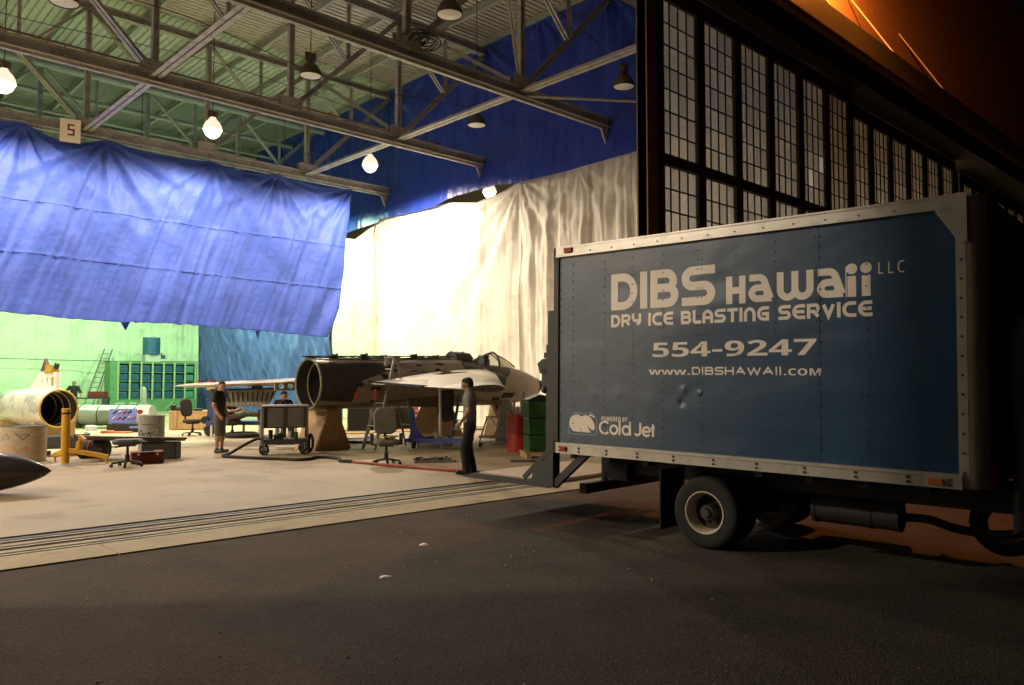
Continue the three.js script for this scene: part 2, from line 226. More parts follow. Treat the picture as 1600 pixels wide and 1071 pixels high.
const L1 = { color: WARM, cd: LAMP_CD }, L2 = { color: COOL, cd: REAR_CD, cool: true }, L3 = { color: WARM, cd: BAY_CD };
highBay(17.65, -13.9, 'unlit bell lamp hanging beside the nearest door leaf post');
highBay(11.2, -13.9, 'unlit bell lamp cut by the top edge of the photo');
highBay(16.8, -19.4, 'unlit bell lamp hanging in front of the dark blue wall tarp');
highBay(10.68, -19.4, 'unlit bell lamp hanging before the corrugated roof deck, top centre left');
highBay(4.55, -19.4, 'unlit bell lamp in the top left corner of the photo');
highBay(4.6, -25.9, 'glaring lit lamp at the left edge of the photo', L1);
highBay(10.63, -25.9, 'glaring lit lamp above the middle of the large blue tarp', L1);
highBay(16.9, -25.9, 'glaring lit lamp beside the dark blue wall tarp, right of the others', L1);
highBay(-1.6, -25.9, 'lit lamp out of the frame to the left', L1);
highBay(-7.8, -25.9, 'lit lamp farthest out of the frame to the left', L1);
highBay(-7.8, -13.9, 'lit lamp out of the frame left, nearest the door opening', { color: WARM, cd: 360 });
highBay(23.2, -25.9, 'lit lamp seen through the gap above the white tarp', L3);
highBay(30.4, -20.5, 'lit lamp behind the middle door leaf', L3);
highBay(38, -19.4, 'lit lamp behind the farthest door leaf', L3);
for (const [x, z] of [[4.6, -33], [10.65, -33], [16.9, -33], [4.6, -41], [10.65, -41], [16.9, -41]]) highBay(x, z, 'greenish lit lamp hidden behind the large blue tarp', L2);
// sodium lamp on the front above the fascia
{ const t = thing('wall_flood_lamp', 'orange sodium flood lamp on the hangar front above the frame', 'lamp', [20.6, 13.5, -8.6], 0);
  put('bracket', [bar([0, 0.1, -1.14], [0, 0.1, 0.05], 0.06), bx(0.2, 0.3, 0.03, 0, 0.1, -1.12)], M.steelDark, t);
  put('housing', [bx(0.45, 0.2, 0.35, 0, 0.1, 0.1)], M.steelDark, t);
  const g = lampGlow(SODIUM, 6); put('lamp_glass', sp(0.14, 0, -0.06, 0.1), g, t);
  const p = new THREE.PointLight(SODIUM, SODIUM_CD, 0, 2); p.position.set(20.6, 13.44, -8.5); p.castShadow = true; p.shadow.radius = 5; scene.add(p); }
// ---------------------------------------------------------------- tarpaulins
const tarpMat = (rgb, rough, s = 2.6, b = 0.012) => mat(rgb, rough, 0, { map: rep(tTarp, 3.7), bumpMap: rep(tCrink, s), bumpScale: b });
const blueTarp = tarpMat([0.043, 0.092, 0.47], 0.68, 1.9, 0.016), deepTarp = tarpMat([0.022, 0.055, 0.42], 0.33, 1.9, 0.02), whiteTarp = tarpMat([0.84, 0.775, 0.67], 0.72, 3.3, 0.006), paleTarp = tarpMat([0.70, 0.78, 0.60], 0.6, 3.1, 0.012), tealTarp = tarpMat([0.085, 0.12, 0.42], 0.6, 2.7, 0.01);
const ridge = (x, y) => 1 - 2 * Math.abs(N3(x, y));
function drape(hangs, a, y, o = {}) { // out-of-plane folds of a hung sheet at (a along the wall, height y), metres
  let d = 0;
  for (const [ha, hy, k = 1] of hangs) { const dx = a - ha, dy = hy - y, r = Math.hypot(dx, dy) + 1e-3, g = Math.atan2(dx, Math.max(dy, -0.2));
    d += k * (o.rad ?? 0.085) * Math.exp(-r / (o.reach ?? 2.4)) * (1 - Math.exp(-r / 0.35)) * (Math.sin(g * 11 + ha * 3.1 + 0.6 * N3(r + ha, g * 3)) + 0.55 * Math.sin(g * 23 + ha * 7.7 + N3(r * 2, g * 5 + ha))); }
  const v = o.vert ?? 0.07, s = o.slant ?? 0;
  const fl = o.flat ?? 1; d += v * N3((a + s * y) * 1.5 + 3, y * 0.16 * fl + (o.ph ?? 0)) + v * 0.4 * ridge((a + s * y) * 3.4, y * 0.3 * fl + 31) + (o.big ?? 0.14) * N3(a * 0.45 + 7, y * 0.3 + 50) + (o.fine ?? 0.012) * ridge((a + s * y) * 8, y * 0.9);
  return d; }
function sheet(name, nu, nv, f, m, parent) { const g = new THREE.PlaneGeometry(1, 1, nu, nv), p = g.attributes.position, uv = g.attributes.uv;
  for (let i = 0; i < p.count; i++) { const u = p.getX(i) + 0.5, v = 0.5 - p.getY(i), q = f(u, v); p.setXYZ(i, q[0], q[1], q[2]); uv.setXY(i, q[3], q[4]); }
  g.computeVertexNormals(); return raw(name, g, m, parent); }
const lerpList = (L, x) => { for (let i = 0; i + 1 < L.length; i++) if ((x - L[i][0]) * (x - L[i + 1][0]) <= 0) { const t = (x - L[i][0]) / (L[i + 1][0] - L[i][0] || 1); return L[i][1] + t * (L[i + 1][1] - L[i][1]); } return Math.abs(x - L[0][0]) < Math.abs(x - L[L.length - 1][0]) ? L[0][1] : L[L.length - 1][1]; };
// the large blue tarp across the hangar
{ const t = thing('hanging_tarp', 'large bright blue tarp hung across the hangar from a roof truss', 'tarp', [0, 0, 0]);
  const H = [[-8.4, 10.02], [-4.8, 10.02], [-1.2, 10.02], [2.4, 10.02], [5.7, 10.05, 1.6], [8.15, 10.02, 1.7], [11.9, 9.98, 0.9], [14.45, 9.98, 1.2], [17.9, 9.96, 1.4]];
  const topY = (x) => { for (let i = 0; i + 1 < H.length; i++) if (x >= H[i][0] && x <= H[i + 1][0]) { const u = (x - H[i][0]) / (H[i + 1][0] - H[i][0]); return H[i][1] + u * (H[i + 1][1] - H[i][1]) - (i === 4 ? 0.34 : 0.15) * Math.sin(u * Math.PI); } return 10; };
  const botY = (x) => lerpList([[-9, 3.95], [5.3, 3.9], [7.7, 3.76], [10.6, 3.79], [13.9, 3.68], [16.6, 3.52], [18, 3.5]], x) + 0.04 * N3(x * 8, 3);
  const rightX = (v) => lerpList([[0, 17.93], [0.58, 17.5], [0.8, 17.22], [1, 16.62]], v);
  const f = (u, v) => { const x = -9 + u * (rightX(v) + 9), y0 = topY(x), y = y0 + (botY(x) - y0) * v, e = sm(13.5, 17.5, x) * sm(0.45, 1, v);
    const d = drape(H, x, y, { slant: -0.35, vert: 0.075 + 0.05 * v, big: 0.2, reach: 3.1, flat: 0.5, rad: 0.062 }) + 0.09 * e * Math.sin((x * 1.1 + (10 - y) * 0.62) * 5.5) + 0.3 * e * e;
    const seam = Math.exp(-(((y - 7.58 + 0.01 * x) / 0.03) ** 2)) + Math.exp(-(((y - 5.72 + 0.02 * (x - 11)) / 0.03) ** 2));
    return [x, y, -28.86 + d * sm(0, 0.05, v) + 0.018 * seam, x, y]; };
  sheet('cloth', 420, 120, f, blueTarp, t);
  const line = (yy, off) => { const P = []; for (let i = 0; i <= 120; i++) { const u = i / 120; let lo = 0, hi = 1; for (let k = 0; k < 24; k++) { const m = (lo + hi) / 2; if (f(u, m)[1] > yy(-9 + u * 26.5)) lo = m; else hi = m; } const q = f(u, lo); P.push([q[0], q[1], q[2] + off]); } return tb(P, 0.009, 240, 5); };
  put('seam', line((x) => 7.58 - 0.01 * x, 0.002), blueTarp, t); put('seam', line((x) => 5.72 - 0.02 * (x - 11), 0.002), blueTarp, t);
  put('bottom_hem', tb(Array.from({ length: 121 }, (_, i) => { const q = f(i / 120, 0.997); return [q[0], q[1], q[2]]; }), 0.022, 240, 5), deepTarp, t);
  for (const [x, w] of [[8.95, 0.16], [13.8, 0.1]]) { const y = botY(x); put('corner_flap', ext([[x - w, y + 0.03], [x + w, y + 0.03], [x + 0.02, y - 0.28]], 0.012).translate(0, 0, -28.95), deepTarp, t); }
  for (const h of H) put('tie', tor(0.06, 0.012, 14, h[0], h[1] + 0.03, -28.95), M.white, t);
}
// right-hand partition: white sheets below, dark blue sheets above
const topW = [[-9.7, 9.2], [-14.9, 9.16], [-17.85, 9.12], [-20.4, 9.08], [-21.4, 8.83], [-22.9, 8.68], [-24.4, 8.93], [-27.5, 9.08], [-29.75, 9.2], [-29.95, 8.86], [-31.6, 8.39], [-33.6, 8.75]];
const hangW = [[-11, 9.2], [-14.9, 9.18], [-17.6, 9.1, 1.0], [-20.4, 9.1, 1.7], [-24.6, 8.95], [-27.4, 9.05], [-29.7, 9.2, 1.3], [-33.5, 8.8]];
const sheetsW = [['white tarp nearest the door post on the right wall', -9.7, -15.4, 0.1], ['white tarp with deep folds behind the truck rear on the right wall', -15.3, -20.45, 0.15], ['brightly lit white tarp behind the jet on the right wall', -20.4, -29.85, 0.05], ['narrow greyish pleated white tarp beside the large blue tarp', -29.8, -33.7, 0.16]];
for (const [lab, z0, z1, v] of sheetsW) { const t = thing('wall_tarp', lab, 'tarp', [0, 0, 0], 0, 'white tarps hung along the right wall');
  sheet('cloth', Math.round((z0 - z1) * 18), 90, (u, w) => { const z = z0 + u * (z1 - z0), y0 = lerpList(topW, z), y = y0 * (1 - w) + 0.02 * w, soft = sm(0, 0.04, w);
    const d = drape(hangW, z, y, { vert: v, big: 0.1, fine: 0.006, reach: 4.5, rad: 0.035, flat: 0.35 }) + (z < -29.7 || (z > -20.45) ? 0.06 * Math.sin(z * 7.5 + 1.2 * N3(z * 4, y)) * sm(0.0, 0.3, w) : 0);
    return [19.86 - d * soft, y, z, z, y]; }, whiteTarp, t);
  put('hem', tb(Array.from({ length: 31 }, (_, i) => { const z = z0 + (i / 30) * (z1 - z0); return [19.84, lerpList(topW, z), z]; }), 0.016, 60, 5), whiteTarp, t); }
const botB = [[-9.7, 9.0], [-20.4, 8.95], [-21.5, 9.1], [-24, 9.12], [-25.5, 8.9], [-29.3, 9.0], [-29.5, 8.86], [-33, 8.7], [-50, 8.4]];
const sheetsB = [['dark blue tarp above the white one, nearest the door post', -9.7, -16.5, 15.05], ['dark blue tarp above the deepest folds of the white wall tarp', -16.4, -22.7, 15.05], ['dark blue tarp above the brightest part of the white wall', -22.6, -29.4, 15.05], ['dark blue tarp high on the wall behind the large blue tarp', -29.3, -40, 15.05], ['dark blue tarp in the far upper corner of the hangar', -39.9, -49.9, 15.05]];
for (const [lab, z0, z1, top] of sheetsB) { const t = thing('upper_tarp', lab, 'tarp', [0, 0, 0], 0, 'dark blue tarps on the upper right wall');
  sheet('cloth', Math.round((z0 - z1) * 12), 60, (u, w) => { const z = z0 + u * (z1 - z0), b = lerpList(botB, z), t0 = top - 0.12 - 0.06 * Math.sin(z * 2.1), y = t0 + (b - t0) * w;
    return [19.98 - drape([[z0, top], [(z0 + z1) / 2, top], [z1, top]], z, y, { vert: 0.045, big: 0.12, fine: 0.02 }) * sm(0, 0.06, w) - 0.27 * sm(0.7, 1, w), y, z, z, y]; }, deepTarp, t);
  put('lashing_rope', tb(Array.from({ length: 25 }, (_, i) => { const z = z0 + (i / 24) * (z1 - z0), y = lerpList(botB, z) + 2.1 + 0.25 * Math.sin(z * 1.7); return [19.66, y, z]; }), 0.012, 60, 5), M.black, t); }
{ const t = thing('lower_tarp', 'teal blue tarp with slanting folds between green wall and white tarp', 'tarp', [0, 0, 0]);
  sheet('cloth', 260, 80, (u, w) => { const z = -33.4 - u * 16.4, y = 8.6 * (1 - w) + 0.02; const d = drape([[-34, 8.6], [-39, 8.6, 2], [-44, 8.6, 2], [-49, 8.6]], z, y, { vert: 0.12, slant: 0.45, big: 0.25, reach: 6, flat: 0.2, fine: 0.004 }) + 0.05 * Math.sin((z + 0.5 * (8.6 - y)) * 6 + N3(z * 3, y)); return [19.8 - d * sm(0, 0.05, w), y, z, z, y]; }, tealTarp, t); }
for (const [x0, x1, lab] of [[-16, 1.5, 'pale green back wall tarp far left, mostly out of frame'], [1.4, 9.8, 'pale green tarp on the back wall at the left edge of the photo'], [9.7, 19.75, 'pale green tarp on the back wall behind the ladder and storage rack']]) { const t = thing('back_tarp', lab, 'tarp', [0, 0, 0], 0, 'pale green tarps on the back wall');
  sheet('cloth', Math.round((x1 - x0) * 14), 80, (u, w) => { const x = x0 + u * (x1 - x0), y = 9.4 * (1 - w) + 0.02; return [x, y, -49.7 + drape([[x0, 9.4], [x0 + 3, 9.4], [x0 + 6.4, 9.4], [x1, 9.4]], x, y, { vert: 0.09, big: 0.2, fine: 0.02, flat: 0.5 }) * sm(0, 0.05, w), x, y]; }, paleTarp, t); }
tag(put('guide_wire', tb([[1, 3.05, -49.1], [7, 2.98, -49.1], [13.4, 2.9, -48.9], [19.6, 2.95, -49]], 0.018, 40, 5), M.black), 'thin dark wire stretched across the green back wall', 'wire');
{ const t = thing('left_wall_tarp', 'white tarp along the left wall, outside the frame', 'tarp', [0, 0, 0]);
  sheet('cloth', 200, 40, (u, w) => { const z = -11 - u * 26, y = 11 * (1 - w) + 0.02; return [-12.2 + drape([[-14, 11], [-20, 11], [-26, 11], [-34, 11]], z, y, { vert: 0.1, big: 0.15 }) * sm(0, 0.05, w), y, z, z, y]; }, whiteTarp, t); }
// the number board
{ const c = document.createElement('canvas'); c.width = 256; c.height = 320; const x = c.getContext('2d'); x.fillStyle = '#f3ead2'; x.fillRect(0, 0, 256, 320);
  x.strokeStyle = '#7a1c12'; x.lineWidth = 24; x.lineJoin = 'miter'; x.beginPath(); x.moveTo(178, 84); x.lineTo(104, 84); x.lineTo(104, 150); x.lineTo(170, 150); x.lineTo(170, 222); x.lineTo(96, 222); x.stroke();
  const tx = new THREE.CanvasTexture(c); tx.colorSpace = THREE.SRGBColorSpace;
  const t = thing('number_board', 'cream plank board with a dark red number 5 on the truss', 'sign', [6.98, 9.62, -28.55], -0.25);
  put('backing', bx(0.6, 0.76, 0.1, 0, 0.38, -0.07), M.cream, t);
  const fm = new THREE.MeshStandardMaterial({ map: tx, roughness: 0.7 });
  for (let i = 0; i < 5; i++) { const g = bx(0.6, 0.147, 0.03, 0, 0.076 + i * 0.152, 0); const p = g.attributes.position, uv = g.attributes.uv; for (let k = 0; k < p.count; k++) uv.setXY(k, p.getX(k) / 0.6 + 0.5, p.getY(k) / 0.76); put('plank', g, fm, t, true); }
  put('hook', [rod([-0.2, 0.75, -0.07], [-0.2, 0.95, -0.3], 0.012), rod([0.2, 0.75, -0.07], [0.2, 0.95, -0.3], 0.012)], M.steelDark, t); }
// ---------------------------------------------------------------- the box truck. Local x to its front, z to the side that faces the apron, origin on the ground under the rear axle
{
  const t = thing('box_truck', 'blue box truck with white lettering backed up to the hangar', 'truck', [6.99, -0.02, -4.547], -THREE.MathUtils.degToRad(86)); t.rotation.z = -0.0105;
  const P = (n, g, m, p = t, k) => put(n, g, m, p, k);
  const X0 = -1.885, X1 = 2.38, Y0 = 0.96, Y1 = 3.2, DY = 0.02; // heights are above the apron
  // printed side: paint and lettering
  const W = 2048, Hh = 1088, c = document.createElement('canvas'); c.width = W; c.height = Hh; const g = c.getContext('2d');
  g.fillStyle = '#1a4265'; g.fillRect(0, 0, W, Hh);
  const sx = W / (X1 - X0), sy = Hh / (Y1 - Y0), PX = (x) => (x - X0) * sx, PY = (y) => (Y1 - y - DY) * sy, INK = '#f0e6da';
  for (let i = 0; i < 2600; i++) { g.fillStyle = rnd() < 0.5 ? `rgba(200,215,225,${rr(0.01, 0.035)})` : `rgba(5,20,40,${rr(0.02, 0.06)})`; const w = rr(2, 46), h = rr(2, 22); g.fillRect(rnd() * W, rnd() * Hh, w, h); }
  for (let i = 0; i < 70; i++) { g.strokeStyle = `rgba(190,200,205,${rr(0.04, 0.16)})`; g.lineWidth = rr(0.6, 1.6); g.beginPath(); const x = rnd() * W, y = rnd() * Hh; g.moveTo(x, y); g.lineTo(x + rr(-160, 160), y + rr(-14, 14)); g.stroke(); }
  for (let i = 0; i < 260; i++) { const x = rnd() * W, y = rnd() < 0.6 ? rr(0, 60) : rnd() * Hh, l = rr(40, 420), a = rr(0.02, 0.07); g.fillStyle = rnd() < 0.6 ? `rgba(15,18,20,${a})` : `rgba(190,190,180,${a * 0.7})`; g.fillRect(x, y, rr(1, 7), l); }
  for (let i = 0; i < 240; i++) { g.fillStyle = `rgba(120,100,75,${rr(0.03, 0.12)})`; g.fillRect(rnd() * W, Hh - rr(0, 120), rr(2, 30), rr(1, 8)); }
  const GL = { D: [[1, [0, 0], [1, 0, 0.46], [1, 1, 0.46], [0, 1]]], I: [[0, [0.5, 0], [0.5, 1]]], B: [[1, [0, 0], [0.93, 0, 0.26], [0.93, 0.48, 0.2], [0, 0.48]], [1, [0, 0.48], [1, 0.48, 0.26], [1, 1, 0.26], [0, 1]]],
    S: [[0, [1, 0], [0, 0, 0.25], [0, 0.5, 0.25], [1, 0.5, 0.25], [1, 1, 0.25], [0, 1]]], H: [[0, [0, 0], [0, 1]], [0, [1, 0], [1, 1]], [0, [0, 0.52], [1, 0.52]]],
    a: [[0, [0.05, 0], [0.62, 0, 0.3], [1, 1]], [1, [0.86, 0.98], [0, 0.98, 0.28], [0, 0.47, 0.28], [0.76, 0.47]]], w: [[0, [0, 0], [0, 1, 0.36], [0.5, 1, 0.36], [0.5, 0]], [0, [0.5, 0], [0.5, 1, 0.36], [1, 1, 0.36], [1, 0]]],
    R: [[0, [0, 1], [0, 0], [1, 0, 0.26], [1, 0.54, 0.26], [0.35, 0.54]], [0, [0.55, 0.54], [1, 1]]], Y: [[0, [0, 0], [0, 0.56, 0.28], [0.95, 0.56]], [0, [1, 0], [1, 0.66, 0.1], [0.62, 1]]], C: [[0, [1, 0], [0, 0, 0.48], [0, 1, 0.48], [1, 1]]], E: [[0, [1, 0], [0, 0, 0.48], [0, 1, 0.48], [1, 1]], [0, [0, 0.5], [0.92, 0.5]]],
    L: [[0, [0, 0], [0, 1, 0.16], [1, 1]]], A: [[0, [0, 1], [0, 0, 0.48], [1, 0, 0.48], [1, 1]], [0, [0, 0.62], [1, 0.62]]], T: [[0, [0, 0], [1, 0]], [0, [0.5, 0], [0.5, 1]]], N: [[0, [0, 1], [0, 0, 0.48], [1, 0, 0.48], [1, 1]]], P: [[0, [0, 1], [0.5, 0], [1, 1]], [0, [0.22, 0.66], [0.78, 0.66]]], W: [[0, [0, 0], [0.25, 1], [0.5, 0.12], [0.75, 1], [1, 0]]], G: [[0, [1, 0], [0, 0, 0.48], [0, 1, 0.48], [1, 1], [1, 0.52], [0.55, 0.52]]], V: [[0, [0, 0], [0.5, 1], [1, 0]]] };
  function glyph(ch, x, y, w, h, t0) { // box x..x+w, y (top)..y+h in pixels, stroke t0
    g.strokeStyle = INK; g.lineWidth = t0; g.lineJoin = 'miter'; g.lineCap = 'butt'; g.miterLimit = 6;
    const ix = x + t0 / 2, iw = w - t0, iy = y + t0 / 2, ih = h - t0, fx = (q) => ix + q * iw, fy = (q) => iy + q * ih;
    for (const [closed, ...p] of GL[ch]) { g.beginPath(); const n = p.length, start = closed ? [(p[0][0] + p[n - 1][0]) / 2, (p[0][1] + p[n - 1][1]) / 2] : p[0];
      const ends = !closed && p[0][1] !== p[1][1] ? t0 / 2 : 0; const ext0 = !closed && p[0][0] === p[1][0] ? (p[0][1] < p[1][1] ? -ends : ends) : 0;
      g.moveTo(fx(start[0]) + (!closed && p[0][1] === p[1][1] ? (p[0][0] > p[1][0] ? t0 / 2 : -t0 / 2) : 0), fy(start[1]) + ext0);
      for (let i = closed ? 0 : 1; i < n; i++) { const q = p[i]; if (q[2] && (i < n - 1 || closed)) { const nx = p[(i + 1) % n], e = i === n - 1 ? start : nx; g.arcTo(fx(q[0]), fy(q[1]), fx(e[0]), fy(e[1]), q[2] * Math.min(ih, iw * 1.6)); } else { const pr = p[i - 1] ?? p[0]; let ox = 0, oy = 0; if (!closed && i === n - 1) { if (pr[1] === q[1]) ox = q[0] > pr[0] ? t0 / 2 : -t0 / 2; else if (pr[0] === q[0]) oy = q[1] > pr[1] ? t0 / 2 : -t0 / 2; } g.lineTo(fx(q[0]) + ox, fy(q[1]) + oy); } }
      if (closed) g.closePath(); g.stroke(); } }
  function row(s, x0, x1, yTop, yBot, stroke, widths, gap, word) { // word in custom letters spread over x0..x1 metres
    let tot = 0; for (const ch of s) tot += ch === ' ' ? word : (widths[ch] ?? 1) + gap; tot -= gap; const k = (PX(x1) - PX(x0)) / tot; let x = PX(x0); const h = PY(yBot) - PY(yTop);
    for (const ch of s) { if (ch === ' ') { x += word * k; continue; } const w = (widths[ch] ?? 1) * k; glyph(ch, x, PY(yTop), ch === 'I' ? w : w, h, stroke * h); x += w + gap * k; } }
  row('DIBS', -1.13, 0.165, 2.905, 2.495, 0.22, { I: 0.27, S: 1.12 }, 0.11, 0);
  row('HawaI', 0.287, 1.50, 2.765, 2.485, 0.24, { w: 1.5, I: 0.01, a: 1.1, H: 0.88 }, 0.13, 0);
  g.fillStyle = '#1a4265'; g.fillRect(PX(1.475), PY(2.9), PX(1.72) - PX(1.475), PY(2.47) - PY(2.9)); g.fillStyle = INK;
  for (const x of [1.52, 1.645]) { g.fillRect(PX(x - 0.038), PY(2.675), PX(x + 0.038) - PX(x - 0.038), PY(2.485) - PY(2.675)); g.beginPath(); g.arc(PX(x), PY(2.74), 0.05 * sx, 0, 7); g.fill(); }
  row('DRY ICE BLASTING SERVICE', -1.13, 1.697, 2.445, 2.303, 0.235, { I: 0.27, T: 0.95, L: 0.8 }, 0.12, 0.62);
  function text(s, x0, x1, yb, cap, font, spacing = 0) { g.save(); g.font = font + ' 100px sans-serif'; g.textBaseline = 'alphabetic'; const m = g.measureText(s); const h = 72; g.translate(PX(x0), PY(yb)); g.scale((PX(x1) - PX(x0)) / m.width, (cap * sy) / h); g.fillStyle = INK; g.fillText(s, 0, 0); g.restore(); }
  text('554-9247', -0.6, 1.21, 1.963, 0.155, 'bold'); text('www.', -0.63, -0.115, 1.772, 0.072, 'bold'); row('DIBSHPWPII', -0.105, 0.86, 1.855, 1.772, 0.21, { I: 0.27, W: 1.5, P: 1.15 }, 0.13, 0); text('.COM', 0.875, 1.25, 1.772, 0.066, 'bold');
  text('L L C', 1.74, 1.97, 2.673, 0.105, ''); 
  { g.strokeStyle = INK; g.lineWidth = 0.027 * sx; g.lineCap = 'butt'; const Y = 1.105, hx = 0.047, st = (f) => { g.beginPath(); f(); g.stroke(); }, arc = (x, y, r, a, b) => g.arc(PX(x), PY(y), r * sx, a, b), ln = (...q) => q.forEach(([x, y], i) => (i ? g.lineTo(PX(x), PY(y)) : g.moveTo(PX(x), PY(y))));
    st(() => arc(-1.215, Y + 0.064, 0.068, 0.75, 5.53)); st(() => arc(-1.09, Y + hx, hx, 0, 6.3)); st(() => ln([-1.012, Y - 0.01], [-1.012, Y + 0.145])); st(() => arc(-0.925, Y + hx, hx, 0, 6.3)); st(() => ln([-0.873, Y - 0.01], [-0.873, Y + 0.145])); st(() => { g.moveTo(PX(-0.74), PY(Y + 0.14)); g.lineTo(PX(-0.74), PY(Y + 0.04)); g.arc(PX(-0.777), PY(Y + 0.04), 0.037 * sx, 0, 2.6); }); st(() => { ln([-0.705, Y + hx], [-0.618, Y + hx]); }); st(() => arc(-0.66, Y + hx, hx, 0.7, 6.28)); st(() => ln([-0.578, Y - 0.005], [-0.578, Y + 0.13])); st(() => ln([-0.602, Y + 0.09], [-0.555, Y + 0.09])); }

  g.save(); g.transform(1, 0, -0.2, 1, 0, 0); g.restore(); text('POWERED BY', -1.272, -0.914, 1.247, 0.05, 'italic bold');
  { // round-backed bear badge in a thin frame
    const bX = (u) => PX(-1.737 + 0.41 * u), bY = (v) => PY(1.325 - 0.25 * v); g.strokeStyle = 'rgba(200,205,205,0.75)'; g.lineWidth = 3; g.beginPath();
    g.moveTo(bX(0.06), bY(1)); g.arcTo(bX(0), bY(1), bX(0), bY(0.3), 14); g.quadraticCurveTo(bX(0), bY(0.05), bX(0.3), bY(0)); g.lineTo(bX(0.52), bY(0.05)); g.lineTo(bX(0.66), bY(0.03)); g.lineTo(bX(0.8), bY(-0.05)); g.lineTo(bX(0.98), bY(0.18)); g.lineTo(bX(1), bY(0.9)); g.arcTo(bX(1), bY(1), bX(0.9), bY(1), 14); g.closePath(); g.stroke();
    g.fillStyle = INK; g.beginPath(); const q = [[0.16, 0.88], [0.06, 0.7], [0.03, 0.5], [0.07, 0.27], [0.17, 0.14], [0.28, 0.09], [0.38, 0.1], [0.47, 0.18], [0.56, 0.11], [0.66, 0.11], [0.78, 0.2], [0.86, 0.33], [0.92, 0.5], [0.94, 0.72], [0.86, 0.8], [0.8, 0.74], [0.66, 0.6], [0.74, 0.77], [0.8, 0.9], [0.5, 0.9], [0.45, 0.8], [0.4, 0.66], [0.42, 0.79], [0.47, 0.9]]; q.forEach(([u, v], i) => (i ? g.lineTo(bX(u), bY(v)) : g.moveTo(bX(u), bY(v)))); g.closePath(); g.fill();
    g.beginPath(); [[0.72, 0.12], [0.8, 0.03], [0.92, 0.16], [0.9, 0.22], [0.84, 0.14], [0.8, 0.12], [0.78, 0.17]].forEach(([u, v], i) => (i ? g.lineTo(bX(u), bY(v)) : g.moveTo(bX(u), bY(v)))); g.closePath(); g.fill(); }
  const print = new THREE.CanvasTexture(c); print.colorSpace = THREE.SRGBColorSpace; print.anisotropy = 8;
  const dents = tex(512, (u, v) => { let h = 0.55 + 0.45 * (fbm(u, v, 5, 3) - 0.5); for (const [a, b, r, k] of [[0.392, 0.30, 0.02, 0.5], [0.388, 0.24, 0.016, -0.6], [0.437, 0.285, 0.012, 0.4], [0.2, 0.27, 0.03, 0.25], [0.12, 0.27, 0.025, 0.2], [0.47, 0.9, 0.05, 0.2], [0.3, 0.25, 0.04, 0.2]]) { const dx = (u - a) * 1.9, dy = v - b; h += k * 0.5 * Math.exp(-(dx * dx + dy * dy) / (r * r)); } return clamp(h); });
  const sideMat = new THREE.MeshPhysicalMaterial({ map: print, roughness: 0.36, bumpMap: dents, bumpScale: 0.05, clearcoat: 0.8, clearcoatRoughness: 0.24 });
  const seams = [X0, -0.014, 1.215, X1];
  seams.slice(0, -1).forEach((a, i) => { const b = seams[i + 1], gg = bx(b - a + 0.02, Y1 - Y0, 0.006, (a + b) / 2, (Y0 + Y1) / 2, -0.004 + (i % 2) * 0.0035), p = gg.attributes.position, uv = gg.attributes.uv; for (let k = 0; k < p.count; k++) uv.setXY(k, (p.getX(k) - X0) / (X1 - X0), (p.getY(k) - Y0) / (Y1 - Y0)); P('side_sheet', gg, sideMat, t, true); });
  // body core
  P('cargo_box', [bx(X1 - X0 + 0.1, 2.26, 2.2, (X0 + X1) / 2 + 0.05, 2.09, -1.115)], M.white);
  P('roof_skin', bx(4.4, 0.02, 2.26, 0.29, 3.29, -1.1), M.alu);
  P('top_rail', [bx(4.34, 0.1, 0.05, 0.26, 3.247, 0.012), bx(4.34, 0.028, 0.062, 0.26, 3.297, 0.006), bx(4.34, 0.016, 0.06, 0.26, 3.198, 0.014)], M.alu);
  P('bottom_rail', [bx(4.29, 0.085, 0.05, 0.25, 0.91, 0.02), bx(4.29, 0.028, 0.062, 0.25, 0.97, 0.022), bx(4.29, 0.012, 0.06, 0.25, 0.868, 0.02)], M.alu);
  const front = sub('front_corner', t); { const q = []; for (let i = 0; i <= 10; i++) { const a = (i / 10) * Math.PI / 2; q.push([2.44 + 0.13 * Math.sin(a), -0.115 + 0.13 * Math.cos(a)]); } const pos = []; for (let i = 0; i < 10; i++) { const [a, b] = [q[i], q[i + 1]]; for (const [s, yy] of [[a, 0.87], [b, 0.87], [b, 3.3], [a, 0.87], [b, 3.3], [a, 3.3]]) pos.push(s[0], yy, s[1]); } const gg = new THREE.BufferGeometry(); gg.setAttribute('position', new THREE.Float32BufferAttribute(pos, 3)); gg.computeVertexNormals(); put('corner_post', toCreasedNormals(mergeVertices(gg), 1), M.alu, front); put('corner_flange', bx(0.075, 2.45, 0.012, 2.405, 2.095, 0.012), M.alu, front);
    put('corner_cap', ext([[2.2, 3.305], [2.46, 3.305], [2.46, 2.9], [2.4, 2.9], [2.22, 3.18]], 0.02).translate(0, 0, 0.03), M.alu, front); }
  P('front_wall', bx(0.06, 2.42, 2.02, 2.535, 2.09, -1.15), mat([0.03, 0.06, 0.11], 0.5));  // dark colour stands in for the unlit front of a white box
  { const r = []; const rv = (x, y, z = 0.001, s = 0.008) => r.push(place(new THREE.SphereGeometry(s, 6, 4), x, y, z)); for (const x of [-1.86, -1.674, -1.22, -0.845, -0.452, -0.035, 0.01, 0.393, 0.8, 1.195, 1.235, 1.645, 2.052]) for (let y = 1.02; y < 3.17; y += 0.0985) rv(x, y, 0.003, 0.008);
    for (let x = X0 + 0.06; x < X1; x += 0.072) { rv(x, 3.175, 0.004, 0.006); rv(x, 0.995, 0.004, 0.006); } const rm = P('rivets', r, mat([0.05, 0.08, 0.12], 0.4)); rm.userData.kind = 'stuff';
